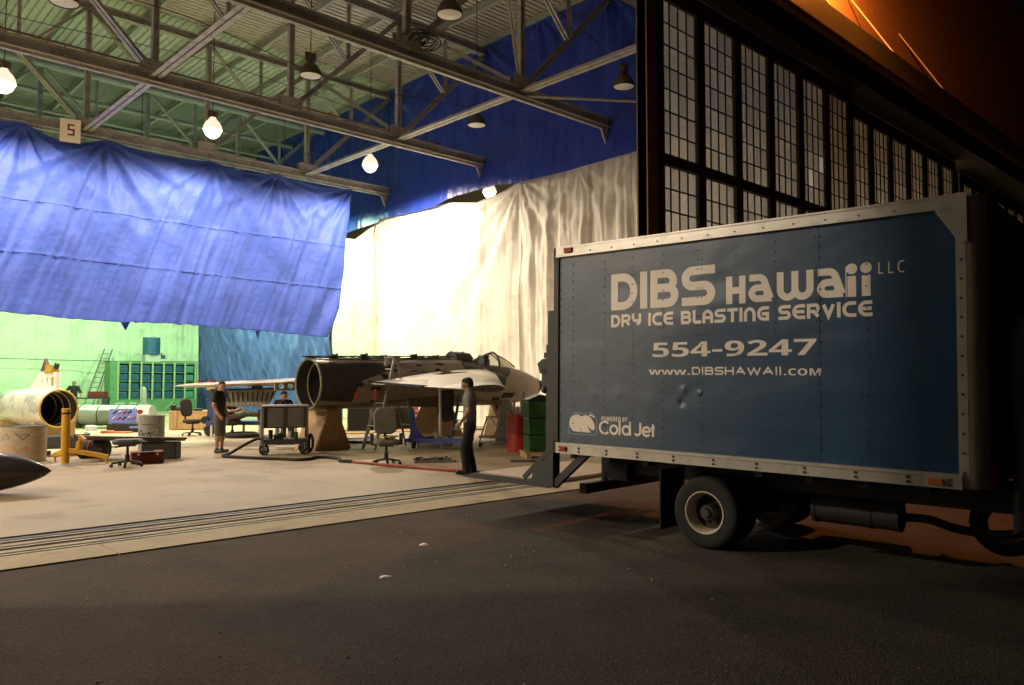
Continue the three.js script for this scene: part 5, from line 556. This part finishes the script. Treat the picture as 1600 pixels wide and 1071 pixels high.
// step ladder
{ const t = thing('step_ladder', 'aluminium step ladder straddling below the jet fuselage', 'ladder', [11.1, 0, -16.95], 0); const A = (s) => [0, 0, s], B = (s) => [0.66, 2.32, s * 0.6]; for (const s of [-0.27, 0.27]) put('front_rail', bar(A(s), B(s), 0.03, 0.085), M.lightgrey, t); for (let i = 1; i < 8; i++) { const k = i / 8, z = 0.27 * (1 - 0.4 * k); put('step', bar([0.66 * k, 2.32 * k, -z], [0.66 * k, 2.32 * k, z], 0.09, 0.03), M.lightgrey, t); } for (const s of [-0.3, 0.3]) put('rear_rail', bar([1.35, 0, s], [0.72, 2.3, s * 0.55], 0.03, 0.05), M.grey, t); for (const k of [0.25, 0.5, 0.75]) put('rear_brace', bar([1.35 - 0.63 * k, 2.3 * k, -0.26], [1.35 - 0.63 * k, 2.3 * k, 0.26], 0.03), M.grey, t); put('top_cap', bx(0.22, 0.05, 0.42, 0.69, 2.34, 0), M.grey, t); }
// bucket, black tray, toolbox tray
{ const t = thing('bucket', 'tan paper lined bucket beside the tall plywood stand', 'bucket', [11.1, 0, -18.5], 0); put('pail', lat([[0.001, 0], [0.13, 0], [0.17, 0.36], [0.175, 0.37], [0.16, 0.36], [0.12, 0.02]], 24), mat([0.3, 0.18, 0.1], 0.8), t, true); put('liner', [bx(0.2, 0.12, 0.02, 0.02, 0.4, 0.1, 0.2, 0.3), bx(0.18, 0.1, 0.02, -0.08, 0.4, -0.05, 0, 1)], M.tan, t); put('bail', tor(0.17, 0.008, 20, 0, 0.35, 0.02, 0.4), M.grey, t); }
tag(put('drip_tray', [lat([[0.001, 0.01], [0.5, 0.01], [0.56, 0.07], [0.58, 0.07], [0.52, 0.0], [0.001, 0]], 36, 12.3, 0.0, -19.0)], M.black, scene, true), 'round black drip tray on the floor behind the step ladder', 'tray');
{ const t = thing('parts_tray', 'flat grey tray heaped with dark hand tools near the walker', 'tray', [10.37, 0, -13.35], SCREEN + 0.2); put('tray', [bx(0.85, 0.02, 0.5, 0, 0.012, 0), bx(0.85, 0.05, 0.02, 0, 0.03, 0.25), bx(0.85, 0.05, 0.02, 0, 0.03, -0.25), bx(0.02, 0.05, 0.5, 0.42, 0.03, 0), bx(0.02, 0.05, 0.5, -0.42, 0.03, 0)], M.grey, t); for (let i = 0; i < 26; i++) put('hand_tool', i % 3 ? rbx(rr(0.05, 0.2), rr(0.02, 0.06), rr(0.02, 0.05), 0.008, rr(-0.36, 0.36), rr(0.04, 0.09), rr(-0.2, 0.2), 0, rr(0, 3), rr(-0.3, 0.3)) : rod([rr(-0.35, 0.35), 0.05, rr(-0.2, 0.2)], [rr(-0.35, 0.35), 0.08, rr(-0.2, 0.2)], 0.012), i % 6 ? M.darkgrey : M.chrome, t); }
// blue dolly
{ const t = thing('blue_dolly', 'blue steel dolly frame with long low bar beneath the wing', 'dolly', [12.1, 0, -16.4], 0); put('upright', [ext([[-0.1, 0.14], [0.5, 0.14], [0.32, 0.22], [0.06, 0.5], [0.0, 1.0], [-0.1, 1.05]], 0.1).rotateY(-0.6)], M.blue, t); put('long_bar', bar([0.0, 0.2, 0.0], [0.35, 0.24, 1.75], 0.09, 0.12), M.blue, t); put('cross_bar', bar([-0.15, 0.2, -0.1], [1.5, 0.2, -0.4], 0.09, 0.1), M.blue, t); for (const [x, z] of [[-0.08, 0.1], [0.35, 1.7], [1.4, -0.4]]) put('caster', [cy(0.085, 0.085, 0.05, 18, x, 0.085, z, Math.PI / 2, 0.5), bx(0.06, 0.06, 0.07, x, 0.15, z)], M.rubber, t); }
// yellow-framed trolley near the nose
{ const t = thing('parts_trolley', 'low wheeled trolley frame with yellow shelf beneath the jet nose', 'trolley', [14.0, 0, -15.4], SCREEN); const m = M.grey; put('frame', [bar([-0.42, 0.25, 0.25], [0.42, 0.25, 0.25], 0.03), bar([-0.42, 0.25, -0.25], [0.42, 0.25, -0.25], 0.03), bar([-0.42, 0.12, 0.25], [0.42, 0.12, 0.25], 0.03), bar([-0.4, 0.12, 0.25], [-0.2, 0.78, 0.1], 0.03), bar([0.4, 0.12, 0.25], [0.4, 0.78, 0.1], 0.03), bar([-0.25, 0.78, 0.1], [0.42, 0.76, 0.1], 0.03), bar([-0.1, 0.2, 0.2], [0.3, 0.75, 0.1], 0.02), bar([0.3, 0.2, 0.2], [-0.1, 0.75, 0.1], 0.02)], m, t); put('shelf', bx(0.84, 0.03, 0.5, 0, 0.26, 0), M.grey, t); put('yellow_shelf', bx(0.4, 0.03, 0.3, -0.5, 0.45, 0.05), M.gold, t); for (const x of [-0.38, 0.38]) for (const z of [0.22, -0.22]) put('caster', cy(0.05, 0.05, 0.03, 14, x, 0.05, z, Math.PI / 2), M.rubber, t); }
for (const [x, z, lab] of [[15.2, -16.2, 'left grey wrapped orange cone beneath the jet nose'], [15.65, -15.7, 'right grey wrapped orange cone beneath the jet nose']]) { const t = thing('wrapped_cone', lab, 'cone', [x, 0, z], 0.3, 'wrapped orange cones'); put('wrap', lat([[0.001, 0], [0.34, 0], [0.33, 0.3], [0.22, 0.9], [0.1, 1.2], [0.001, 1.22]], 14), M.lightgrey, t, true); put('stripe', [bar([0.1, 0.3, 0.31], [0.02, 1.0, 0.2], 0.05, 0.03), bar([-0.2, 0.3, 0.26], [-0.1, 0.9, 0.2], 0.05, 0.03)], M.orange, t); }
for (const [x, z, h, lab] of [[17.3, -24.6, 0.95, 'taller stack of orange ribbed barrels behind the jet'], [17.9, -24.3, 0.8, 'shorter stack of orange ribbed barrels behind the jet']]) { const t = thing('orange_barrel', lab, 'barrel', [x, 0, z], 0, 'orange barrels behind the jet'); put('barrel', lat([[0.001, 0], [0.26, 0], [0.26, h * 0.22], [0.24, h * 0.24], [0.24, h * 0.46], [0.22, h * 0.48], [0.22, h * 0.7], [0.2, h * 0.72], [0.2, h], [0.001, h]], 24), M.orange, t, true); put('stripe', [0.2, 0.45, 0.68].map((k) => cy(0.262 - k * 0.05, 0.262 - k * 0.05, 0.06, 24, 0, h * k + 0.06, 0)), M.white, t); }
for (const [x, z, w, h, turn, lab] of [[14.2, -24.2, 0.9, 1.15, 0.3, 'black case nearest the plywood stand behind the jet'], [15.1, -23.7, 0.8, 1.1, 0.2, 'second black case behind the jet, right of the first'], [16.9, -23.9, 1.1, 1.05, 0.1, 'dome topped black case behind the step ladder']]) { const t = thing('black_case', lab, 'case', [x, 0, z], SCREEN + turn, 'black cases behind the jet'); put('body', w > 1 ? ext([[-w / 2, 0], [w / 2, 0], [w / 2, h * 0.7], [w * 0.3, h * 0.95], [0, h], [-w * 0.3, h * 0.95], [-w / 2, h * 0.7]], 0.6, 0.02) : rbx(w, h, 0.6, 0.04, 0, h / 2, 0), M.black, t); put('handle', [bar([-0.1, h * 0.6, 0.33], [0.1, h * 0.6, 0.33], 0.03)], M.darkgrey, t); put('corner_trim', [bx(0.03, h * 0.66, 0.03, -w / 2 + 0.02, h * 0.34, 0.3), bx(0.03, h * 0.66, 0.03, w / 2 - 0.02, h * 0.34, 0.3)], M.grey, t); }
{ const t = thing('equipment_pile', 'pile of white and yellow bags between the black cases', 'bags', [16.0, 0, -23.6], SCREEN); for (const [x, y, s, m] of [[-0.35, 0.25, 0.26, M.blue], [-0.3, 0.7, 0.24, M.white], [-0.1, 1.0, 0.17, M.white], [0.25, 0.28, 0.28, M.yellow], [0.32, 0.62, 0.16, M.tan], [0.05, 0.5, 0.14, M.orange]]) { const g = new THREE.IcosahedronGeometry(s, 3), p = g.attributes.position; for (let i = 0; i < p.count; i++) { const k = 1 + 0.16 * N3(p.getX(i) * 30 + x * 50, p.getY(i) * 30 + p.getZ(i) * 22); p.setXYZ(i, p.getX(i) * k, p.getY(i) * k * 0.95, p.getZ(i) * k); } g.computeVertexNormals(); put('bag', g.translate(x, y, 0), m, t); } }
tag(put('yellow_hose', tb([[13.6, 0.02, -22.5], [14.4, 0.02, -22.0], [15.2, 0.02, -22.3], [16.2, 0.02, -21.6], [17.0, 0.02, -21.9]], 0.025, 60, 6), M.yellow), 'thin yellow hose on the floor behind the jet', 'hose');
tag(put('green_cord', tb([[12.4, 0.015, -20.6], [13.0, 0.015, -20.2], [13.8, 0.015, -20.8], [14.3, 0.015, -20.2], [13.6, 0.015, -19.9], [12.8, 0.015, -20.4]], 0.014, 60, 6), M.green), 'coiled green cord on the floor behind the step ladder', 'cord');
{ const t = thing('blue_access_ladder', 'blue and white access ladder leaning behind the walker', 'ladder', [13.5, 0, -16.0], SCREEN); for (const s of [-0.2, 0.2]) put('rail', bar([s - 0.2, 0, 0.1], [s + 0.02, 1.35, -0.3], 0.04, 0.08), M.blue, t); for (let i = 1; i < 6; i++) put('rung', bar([-0.4 + 0.22 * i / 6, 1.35 * i / 6, 0.1 - 0.4 * i / 6], [0.22 * i / 6, 1.35 * i / 6, 0.1 - 0.4 * i / 6], 0.05, 0.03), M.white, t); }
tag(put('drum_pump', [cy(0.05, 0.05, 0.5, 14, 13.45, 1.15, -13.8), bx(0.12, 0.2, 0.1, 13.45, 1.35, -13.8), cy(0.05, 0.06, 0.2, 12, 13.25, 1.0, -13.75), cy(0.03, 0.04, 0.3, 12, 13.32, 1.05, -13.95)], M.lightgrey), 'silver pump and bottles standing on the red drum', 'pump');
tag(put('floor_mat', bx(0.8, 0.012, 0.4, 11.9, 0.008, -12.0, 0, SCREEN), M.darkgrey), 'small dark mat on the floor before the green bin', 'mat');
for (const [x, z, lab] of [[4.01, -5.84, 'crumpled white paper scrap on the asphalt, nearer the camera'], [5.09, -6.71, 'smaller white paper scrap on the asphalt near the concrete edge']]) { const g = new THREE.IcosahedronGeometry(0.05, 2), p = g.attributes.position; for (let i = 0; i < p.count; i++) { const k = 1 + 0.5 * N3(p.getX(i) * 400 + x, p.getZ(i) * 400 + p.getY(i) * 300); p.setXYZ(i, p.getX(i) * k * 1.2, p.getY(i) * k * 0.5, p.getZ(i) * k); } g.computeVertexNormals(); tag(put('paper_scrap', g.translate(x, -0.03, z), M.white), lab, 'litter', 'paper scraps on the asphalt'); }
{ const g = []; for (let i = 0; i < 70; i++) { const d = rr(4, 12), a = rr(-0.55, 0.25); const x = d * Math.cos(0.811 - a * 1) , z = -d * Math.sin(0.811 - a); if (z < -8.2 || (x > 6.3 && z > -7)) continue; g.push(place(new THREE.IcosahedronGeometry(rr(0.005, 0.013), 0), x, -0.016, z)); } const m = put('grit', g, M.cream); m.userData = { kind: 'stuff', label: 'pale grit scattered over the asphalt', category: 'grit' }; }
// ---------------------------------------------------------------- people
function surfaceNet(f, lo, hi, c) { const n = lo.map((v, i) => Math.ceil((hi[i] - v) / c) + 1), [nx, ny, nz] = n, F = new Float32Array(nx * ny * nz), id = (i, j, k) => i + nx * (j + ny * k);
  for (let k = 0; k < nz; k++) for (let j = 0; j < ny; j++) for (let i = 0; i < nx; i++) F[id(i, j, k)] = f(lo[0] + i * c, lo[1] + j * c, lo[2] + k * c);
  const vi = new Int32Array(nx * ny * nz).fill(-1), P = [], I = [];
  for (let k = 0; k + 1 < nz; k++) for (let j = 0; j + 1 < ny; j++) for (let i = 0; i + 1 < nx; i++) { let s = 0, x = 0, y = 0, z = 0; const v = (a, b, d) => F[id(i + a, j + b, k + d)]; let neg = 0; for (let q = 0; q < 8; q++) if (v(q & 1, (q >> 1) & 1, q >> 2) < 0) neg++; if (neg === 0 || neg === 8) continue;
    for (let q = 0; q < 8; q++) for (const b of [1, 2, 4]) if (!(q & b)) { const r = q | b, A = v(q & 1, (q >> 1) & 1, q >> 2), B = v(r & 1, (r >> 1) & 1, r >> 2); if (A < 0 !== B < 0) { const t = A / (A - B); x += (q & 1) + (b === 1 ? t : 0); y += ((q >> 1) & 1) + (b === 2 ? t : 0); z += (q >> 2) + (b === 4 ? t : 0); s++; } }
    vi[id(i, j, k)] = P.length / 3; P.push(lo[0] + (i + x / s) * c, lo[1] + (j + y / s) * c, lo[2] + (k + z / s) * c); }
  const quad = (a, b, d, e, flip) => { if (a < 0 || b < 0 || d < 0 || e < 0) return; if (flip) I.push(a, d, b, a, e, d); else I.push(a, b, d, a, d, e); };
  for (let k = 1; k + 1 < nz; k++) for (let j = 1; j + 1 < ny; j++) for (let i = 1; i + 1 < nx; i++) { const a = F[id(i, j, k)] < 0;
    if (a !== F[id(i + 1, j, k)] < 0) quad(vi[id(i, j - 1, k - 1)], vi[id(i, j, k - 1)], vi[id(i, j, k)], vi[id(i, j - 1, k)], !a);
    if (a !== F[id(i, j + 1, k)] < 0) quad(vi[id(i - 1, j, k - 1)], vi[id(i - 1, j, k)], vi[id(i, j, k)], vi[id(i, j, k - 1)], !a);
    if (a !== F[id(i, j, k + 1)] < 0) quad(vi[id(i - 1, j - 1, k)], vi[id(i, j - 1, k)], vi[id(i, j, k)], vi[id(i - 1, j, k)], !a); }
  const g = new THREE.BufferGeometry(); g.setAttribute('position', new THREE.Float32BufferAttribute(P, 3)); g.setIndex(I); g.computeVertexNormals(); return g; }
const smin = (a, b, k) => { const h = Math.max(k - Math.abs(a - b), 0) / k; return Math.min(a, b) - h * h * k * 0.25; };
function bone(a, b, ra, rb, zs = 1) { const d = [b[0] - a[0], b[1] - a[1], (b[2] - a[2]) * zs], L = d[0] * d[0] + d[1] * d[1] + d[2] * d[2]; return (x, y, z) => { const px = x - a[0], py = y - a[1], pz = (z - a[2]) * zs, h = clamp((px * d[0] + py * d[1] + pz * d[2]) / L), qx = px - d[0] * h, qy = py - d[1] * h, qz = pz - d[2] * h; return (Math.sqrt(qx * qx + qy * qy + qz * qz) - (ra + (rb - ra) * h)) / Math.max(1, zs * 0.85); }; }
function field(bs, k = 0.05, grow = 0) { return (x, y, z) => { let d = 9; for (const b of bs) d = smin(d, b(x, y, z), k); return d - grow; }; }
function bounds(pts, m) { const lo = [9, 9, 9], hi = [-9, -9, -9]; for (const p of pts) for (let i = 0; i < 3; i++) { lo[i] = Math.min(lo[i], p[i] - m); hi[i] = Math.max(hi[i], p[i] + m); } return [lo, hi]; }
const mid = (a, b, t) => a.map((v, i) => v + (b[i] - v) * t);
function handGeo(el, wr, side, curl = 0.5) { // palm and five fingers continuing the forearm, in body space
  const d = V(...wr).sub(V(...el)).normalize(), up = Math.abs(d.z) > 0.8 ? V(0, 1, 0) : V(0, 0, 1), n = V().crossVectors(d, up).normalize(), w = V().crossVectors(n, d).normalize(), at = (l, a, t) => V(...wr).addScaledVector(d, l).addScaledVector(w, a).addScaledVector(n, t * side).toArray();
  const bs = [bone(V(...wr).addScaledVector(d, -0.05).toArray(), at(0.02, 0, 0), 0.026, 0.026), bone(at(0.03, 0.018, 0), at(0.085, 0.026, 0), 0.018, 0.015), bone(at(0.03, -0.018, 0), at(0.085, -0.024, 0), 0.018, 0.014), bone(at(0.03, 0, 0), at(0.085, 0, 0), 0.02, 0.016)];
  const pl = field(bs, 0.02), fs = []; [[0.032, 0.07], [0.011, 0.08], [-0.011, 0.075], [-0.031, 0.058]].forEach(([a, L], i) => { const p0 = at(0.08, a, 0), p1 = at(0.08 + L * 0.45, a * 1.15, curl * 0.014), p2 = at(0.08 + L * (0.95 - 0.25 * curl), a * 1.2, curl * 0.045); fs.push(bone(p0, p1, 0.0095, 0.0088), bone(p1, p2, 0.0088, 0.0075)); });
  fs.push(bone(at(0.025, 0.024, 0.004), at(0.06, 0.05, 0.014), 0.0125, 0.0105), bone(at(0.06, 0.05, 0.014), at(0.09, 0.054, 0.024), 0.0105, 0.0085));
  const f = (x, y, z) => { let q = 9; for (const b of fs) q = Math.min(q, b(x, y, z)); return smin(pl(x, y, z), q, 0.008); };
  const [lo, hi] = bounds([at(-0.06, 0, 0), at(0.17, 0.06, 0.05), at(0.17, -0.06, 0.05), at(0.17, 0, -0.02)], 0.035); return surfaceNet(f, lo, hi, 0.005); }
function person(name, label, pos, turn, J, o) { const t = thing(name, label, 'person', pos, turn);
  const B = [], add = (a, b, ra, rb, zs) => B.push(bone(a, b, ra, rb, zs));
  add(J.pelvis, J.waist, 0.155, 0.145, 1.35); add(J.waist, J.chest, 0.145, 0.17, 1.4); add(J.chest, J.neck, 0.13, 0.07, 1.2); add(J.neck, J.head, 0.056, 0.056); add(J.shL, J.shR, 0.066, 0.066);
  for (const s of ['L', 'R']) { add(J['sh' + s], J['el' + s], 0.056, 0.043); add(J['el' + s], J['wr' + s], 0.042, 0.027); add(J['hip' + s], J['kn' + s], 0.092, 0.058); add(J['kn' + s], mid(J['kn' + s], J['an' + s], 0.35), 0.056, 0.06); add(mid(J['kn' + s], J['an' + s], 0.35), J['an' + s], 0.06, 0.038); }
  const pts = Object.values(J).filter(Array.isArray), [lo, hi] = bounds(pts, 0.22), gs = [surfaceNet(field(B, 0.05), lo, hi, 0.016)];
  // head on its own finer grid, looking along local +z turned by J.look
  const hd = V(...J.head), lk = J.look ?? 0, tl = J.tilt ?? 0, rot = (x, y, z) => { const a = V(x, y, z).applyAxisAngle(V(1, 0, 0), tl).applyAxisAngle(V(0, 1, 0), lk); return [hd.x + a.x, hd.y + a.y, hd.z + a.z]; };
  const skull = [bone(rot(0, 0.035, -0.02), rot(0, 0.04, 0.02), 0.083, 0.078), bone(rot(0, 0.0, 0.03), rot(0, -0.065, 0.052), 0.062, 0.034), bone(rot(0, -0.04, -0.01), V(...J.neck).toArray(), 0.055, 0.055)], face = [bone(rot(0, 0.02, 0.092), rot(0, -0.018, 0.113), 0.01, 0.014), bone(rot(-0.02, -0.052, 0.084), rot(0.02, -0.052, 0.084), 0.009, 0.009), bone(rot(-0.035, 0.035, 0.078), rot(0.035, 0.035, 0.078), 0.014, 0.014), bone(rot(0.078, 0.012, -0.005), rot(0.083, -0.025, 0.0), 0.016, 0.012), bone(rot(-0.078, 0.012, -0.005), rot(-0.083, -0.025, 0.0), 0.016, 0.012)];
  const hf = field([...skull], 0.04), ff = field(face, 0.004), eyeP = [rot(0.03, 0.012, 0.088), rot(-0.03, 0.012, 0.088)]; const headF = (x, y, z) => { let d = smin(hf(x, y, z), ff(x, y, z), 0.014); for (const e of eyeP) d = Math.max(d, 0.014 - Math.hypot(x - e[0], y - e[1], z - e[2])); return d; };
  const [hl, hh] = bounds([J.head, J.neck], 0.15); gs.push(surfaceNet(headF, hl, hh, 0.009));
  if (!o.noHands) for (const s of ['L', 'R']) gs.push(handGeo(J['el' + s], J['wr' + s], s === 'L' ? 1 : -1, o.curl ?? 0.6));
  put('body', gs.map((g) => g), o.skin ?? mat([0.45, 0.25, 0.16], 0.55), t);
  for (const e of [rot(0.03, 0.012, 0.079), rot(-0.03, 0.012, 0.079)]) put('eye', place(new THREE.SphereGeometry(0.012, 10, 8), ...e), M.darkgrey, t);
  const hair = field([bone(rot(0, 0.05, -0.03), rot(0, 0.058, 0.01), 0.085, 0.076), bone(rot(0, 0.0, -0.05), rot(0, 0.04, -0.05), 0.068, 0.07)], 0.03); const hairF = (x, y, z) => { const q = V(x - hd.x, y - hd.y, z - hd.z).applyAxisAngle(V(0, 1, 0), -lk).applyAxisAngle(V(1, 0, 0), -tl); return Math.max(hair(x, y, z) - 0.004 - 0.004 * N3(x * 900, y * 900 + z * 700), q.z * 0.75 - (q.y - 0.02) * 0.55 - 0.018, -0.02 - q.y - 0.04); }; put('hair', surfaceNet(hairF, hl, hh, 0.009), o.hair ?? M.fabricDark, t);
  // clothing: the same bones, a little larger, ending at sleeve, waist and hem
  const sl = o.sleeve ?? 0.6, S = [bone(mid(J.pelvis, J.waist, o.untuck ? -0.35 : 0.1), J.waist, 0.158, 0.152, 1.33), bone(J.waist, J.chest, 0.152, 0.176, 1.38), bone(J.chest, mid(J.chest, J.neck, 0.85), 0.135, 0.078, 1.2), bone(J.shL, J.shR, 0.072, 0.072)]; for (const s of ['L', 'R']) { S.push(bone(J['sh' + s], mid(J['sh' + s], J['el' + s], Math.min(sl, 1)), 0.07, 0.064)); if (sl > 1) S.push(bone(J['el' + s], mid(J['el' + s], J['wr' + s], sl - 1), 0.056, 0.042)); }
  const wob = (x, y, z) => 0.012 * N3(x * 26 + 5, y * 34 + z * 24); const sf = field(S, 0.045, 0.006); put('shirt', surfaceNet((x, y, z) => sf(x, y, z) + wob(x, y, z), lo, hi, 0.014), o.shirt, t);
  const T = [bone(J.pelvis, mid(J.pelvis, J.waist, 0.75), 0.158, 0.15, 1.33)], tr = o.trousers ?? 2; for (const s of ['L', 'R']) { T.push(bone(J['hip' + s], mid(J['hip' + s], J['kn' + s], Math.min(1, tr)), 0.102, tr < 1.2 ? 0.084 : 0.078)); if (tr > 1) { T.push(bone(mid(J['hip' + s], J['kn' + s], 0.9), J['kn' + s], tr < 1.2 ? 0.084 : 0.08, tr < 1.2 ? 0.08 : 0.078), bone(J['kn' + s], mid(J['kn' + s], J['an' + s], tr - 1), 0.078, 0.068)); } }
  const tf = field(T, 0.02, 0.004); put(tr < 1.4 ? 'shorts' : 'trousers', surfaceNet((x, y, z) => tf(x, y, z) + wob(x, y, z), lo, hi, 0.014), o.pants, t);
  for (const s of ['L', 'R']) { const a = J['an' + s], e = J['toe' + s], F = field([bone(a, [a[0], a[1] - 0.04, a[2]], 0.05, 0.05), bone([a[0], a[1] - 0.045, a[2]], e, 0.045, 0.04), bone(mid(a, e, -0.25).map((v, i) => (i === 1 ? a[1] - 0.045 : v)), [a[0], a[1] - 0.045, a[2]], 0.038, 0.045)], 0.03), [l2, h2] = bounds([a, e, mid(a, e, -0.3)], 0.09); put('shoe', surfaceNet((x, y, z) => Math.max(F(x, y, z), o.flat ? -1 : 0.002 - y), l2, h2, 0.01), o.shoes ?? M.darkgrey, t); }
  return t; }
const stand = (q = {}) => ({ pelvis: [0, 0.94, 0], waist: [0, 1.12, 0], chest: [0, 1.32, 0], neck: [0, 1.5, 0], head: [0, 1.6, 0.02], shL: [0.175, 1.42, 0], shR: [-0.175, 1.42, 0], elL: [0.23, 1.14, -0.02], elR: [-0.23, 1.14, -0.02], wrL: [0.23, 0.9, 0.06], wrR: [-0.23, 0.9, 0.06], hipL: [0.09, 0.9, 0], hipR: [-0.09, 0.9, 0], knL: [0.1, 0.49, 0.02], knR: [-0.1, 0.49, 0.02], anL: [0.11, 0.085, 0], anR: [-0.11, 0.085, 0], toeL: [0.14, 0.045, 0.16], toeR: [-0.14, 0.045, 0.16], ...q });
const shirtBlack = mat([0.012, 0.012, 0.013], 0.9), skinA = mat([0.46, 0.26, 0.165], 0.55), skinB = mat([0.3, 0.17, 0.11], 0.55);
const man = person('person', 'man in black T-shirt and grey shorts standing beside the black hose', [7.92, 0, -18.55], SCREEN + 1.35, stand({ look: -0.75, tilt: 0.25, neck: [0, 1.49, 0.02], head: [0, 1.585, 0.06], elR: [-0.21, 1.14, -0.04], wrR: [-0.17, 0.9, 0.1], elL: [0.2, 1.14, 0.0], wrL: [0.19, 0.9, 0.12] }), { shirt: shirtBlack, pants: mat([0.13, 0.12, 0.11], 0.9), trousers: 1.12, untuck: true, skin: skinA, hair: mat([0.035, 0.02, 0.012], 0.9), shoes: M.darkgrey }); man.scale.set(0.9, 1, 0.92);
person('person', 'man in grey T-shirt and black trousers walking past the lift gate', [9.42, 0, -11.05], SCREEN - 1.5, stand({ tilt: 0.3, head: [0, 1.64, 0.05], neck: [0, 1.54, 0.02], chest: [0, 1.36, 0.0], elL: [0.22, 1.18, 0.02], wrL: [0.2, 0.96, 0.17], elR: [-0.22, 1.18, -0.06], wrR: [-0.22, 0.95, 0.02], knL: [0.09, 0.5, 0.1], anL: [0.1, 0.09, 0.06], toeL: [0.11, 0.05, 0.22], knR: [-0.09, 0.5, 0.03], anR: [-0.1, 0.1, -0.06], toeR: [-0.11, 0.045, 0.1] }), { shirt: mat([0.15, 0.142, 0.13], 0.9), pants: mat([0.012, 0.011, 0.011], 0.9), untuck: true, skin: skinB, shoes: M.black });
person('person', 'man in black shirt standing at the work bench far back', [11.4, 0, -44.6], SCREEN + 0.3, stand({ elL: [0.33, 1.15, 0.05], wrL: [0.36, 0.95, 0.22], elR: [-0.36, 1.2, 0.02], wrR: [-0.52, 1.1, 0.2] }), { shirt: shirtBlack, sleeve: 1.0, pants: M.darkgrey, skin: skinB, noHands: false });
officeChair('black office chair carrying the reclining man with his feet up', [10.36, 0, -23.32], SCREEN + 1.35, M.fabricDark, { arms: true });
person('person', 'man in dark clothes reclining on a chair with feet up on the cooler', [10.36, 0, -23.32], SCREEN + 1.35, { pelvis: [0, 0.6, 0.0], waist: [0, 0.74, -0.1], chest: [0, 0.94, -0.18], neck: [0, 1.13, -0.2], head: [0, 1.24, -0.17], tilt: 0.15, look: 0.2, shL: [0.175, 1.05, -0.19], shR: [-0.175, 1.05, -0.19], elL: [0.26, 0.8, -0.02], elR: [-0.26, 0.8, -0.02], wrL: [0.12, 0.84, 0.22], wrR: [-0.12, 0.84, 0.22], hipL: [0.09, 0.6, 0.05], hipR: [-0.09, 0.6, 0.05], knL: [0.1, 0.74, 0.46], knR: [-0.1, 0.72, 0.46], anL: [0.08, 0.72, 0.88], anR: [-0.06, 0.72, 0.9], toeL: [0.1, 0.88, 0.95], toeR: [-0.08, 0.88, 0.97] }, { shirt: mat([0.015, 0.017, 0.025], 0.9), pants: mat([0.05, 0.04, 0.03], 0.9), skin: skinA, shoes: M.brownstuff, flat: true });
person('person', 'man in black shirt bent over a laptop behind the steel cart', [10.2, 0, -19.8], SCREEN + 0.6, stand({ pelvis: [0, 0.7, 0], waist: [0, 0.86, 0], chest: [0, 1.04, 0.03], neck: [0, 1.21, 0.06], head: [0, 1.31, 0.1], tilt: 0.35, shL: [0.17, 1.13, 0.04], shR: [-0.17, 1.13, 0.04], elL: [0.24, 0.94, 0.16], elR: [-0.24, 0.94, 0.16], wrL: [0.12, 1.04, 0.34], wrR: [-0.12, 1.04, 0.34], hipL: [0.09, 0.68, 0.05], hipR: [-0.09, 0.68, 0.05], knL: [0.11, 0.62, 0.42], knR: [-0.11, 0.62, 0.42], anL: [0.11, 0.2, 0.4], anR: [-0.11, 0.2, 0.4], toeL: [0.12, 0.16, 0.54], toeR: [-0.12, 0.16, 0.54] }), { shirt: shirtBlack, pants: M.darkgrey, skin: skinA, flat: true, sleeve: 1.6 });
{ const t = thing('work_stool', 'tall work stool under the man bent over the laptop', 'stool', [10.2, 0, -19.8], 0.2); put('seat', cy(0.2, 0.2, 0.05, 24, 0, 0.55, 0), M.black, t); for (let i = 0; i < 4; i++) { const a = i * 1.571 + 0.78; put('leg', rod([0.13 * Math.cos(a), 0.53, 0.13 * Math.sin(a)], [0.24 * Math.cos(a), 0, 0.24 * Math.sin(a)], 0.016), M.grey, t); } put('foot_ring', tor(0.2, 0.012, 24, 0, 0.17, 0, Math.PI / 2), M.grey, t); }
scene.traverse((o) => { if (o.isMesh) { o.castShadow = true; o.receiveShadow = true; } });
renderer.render(scene, camera);
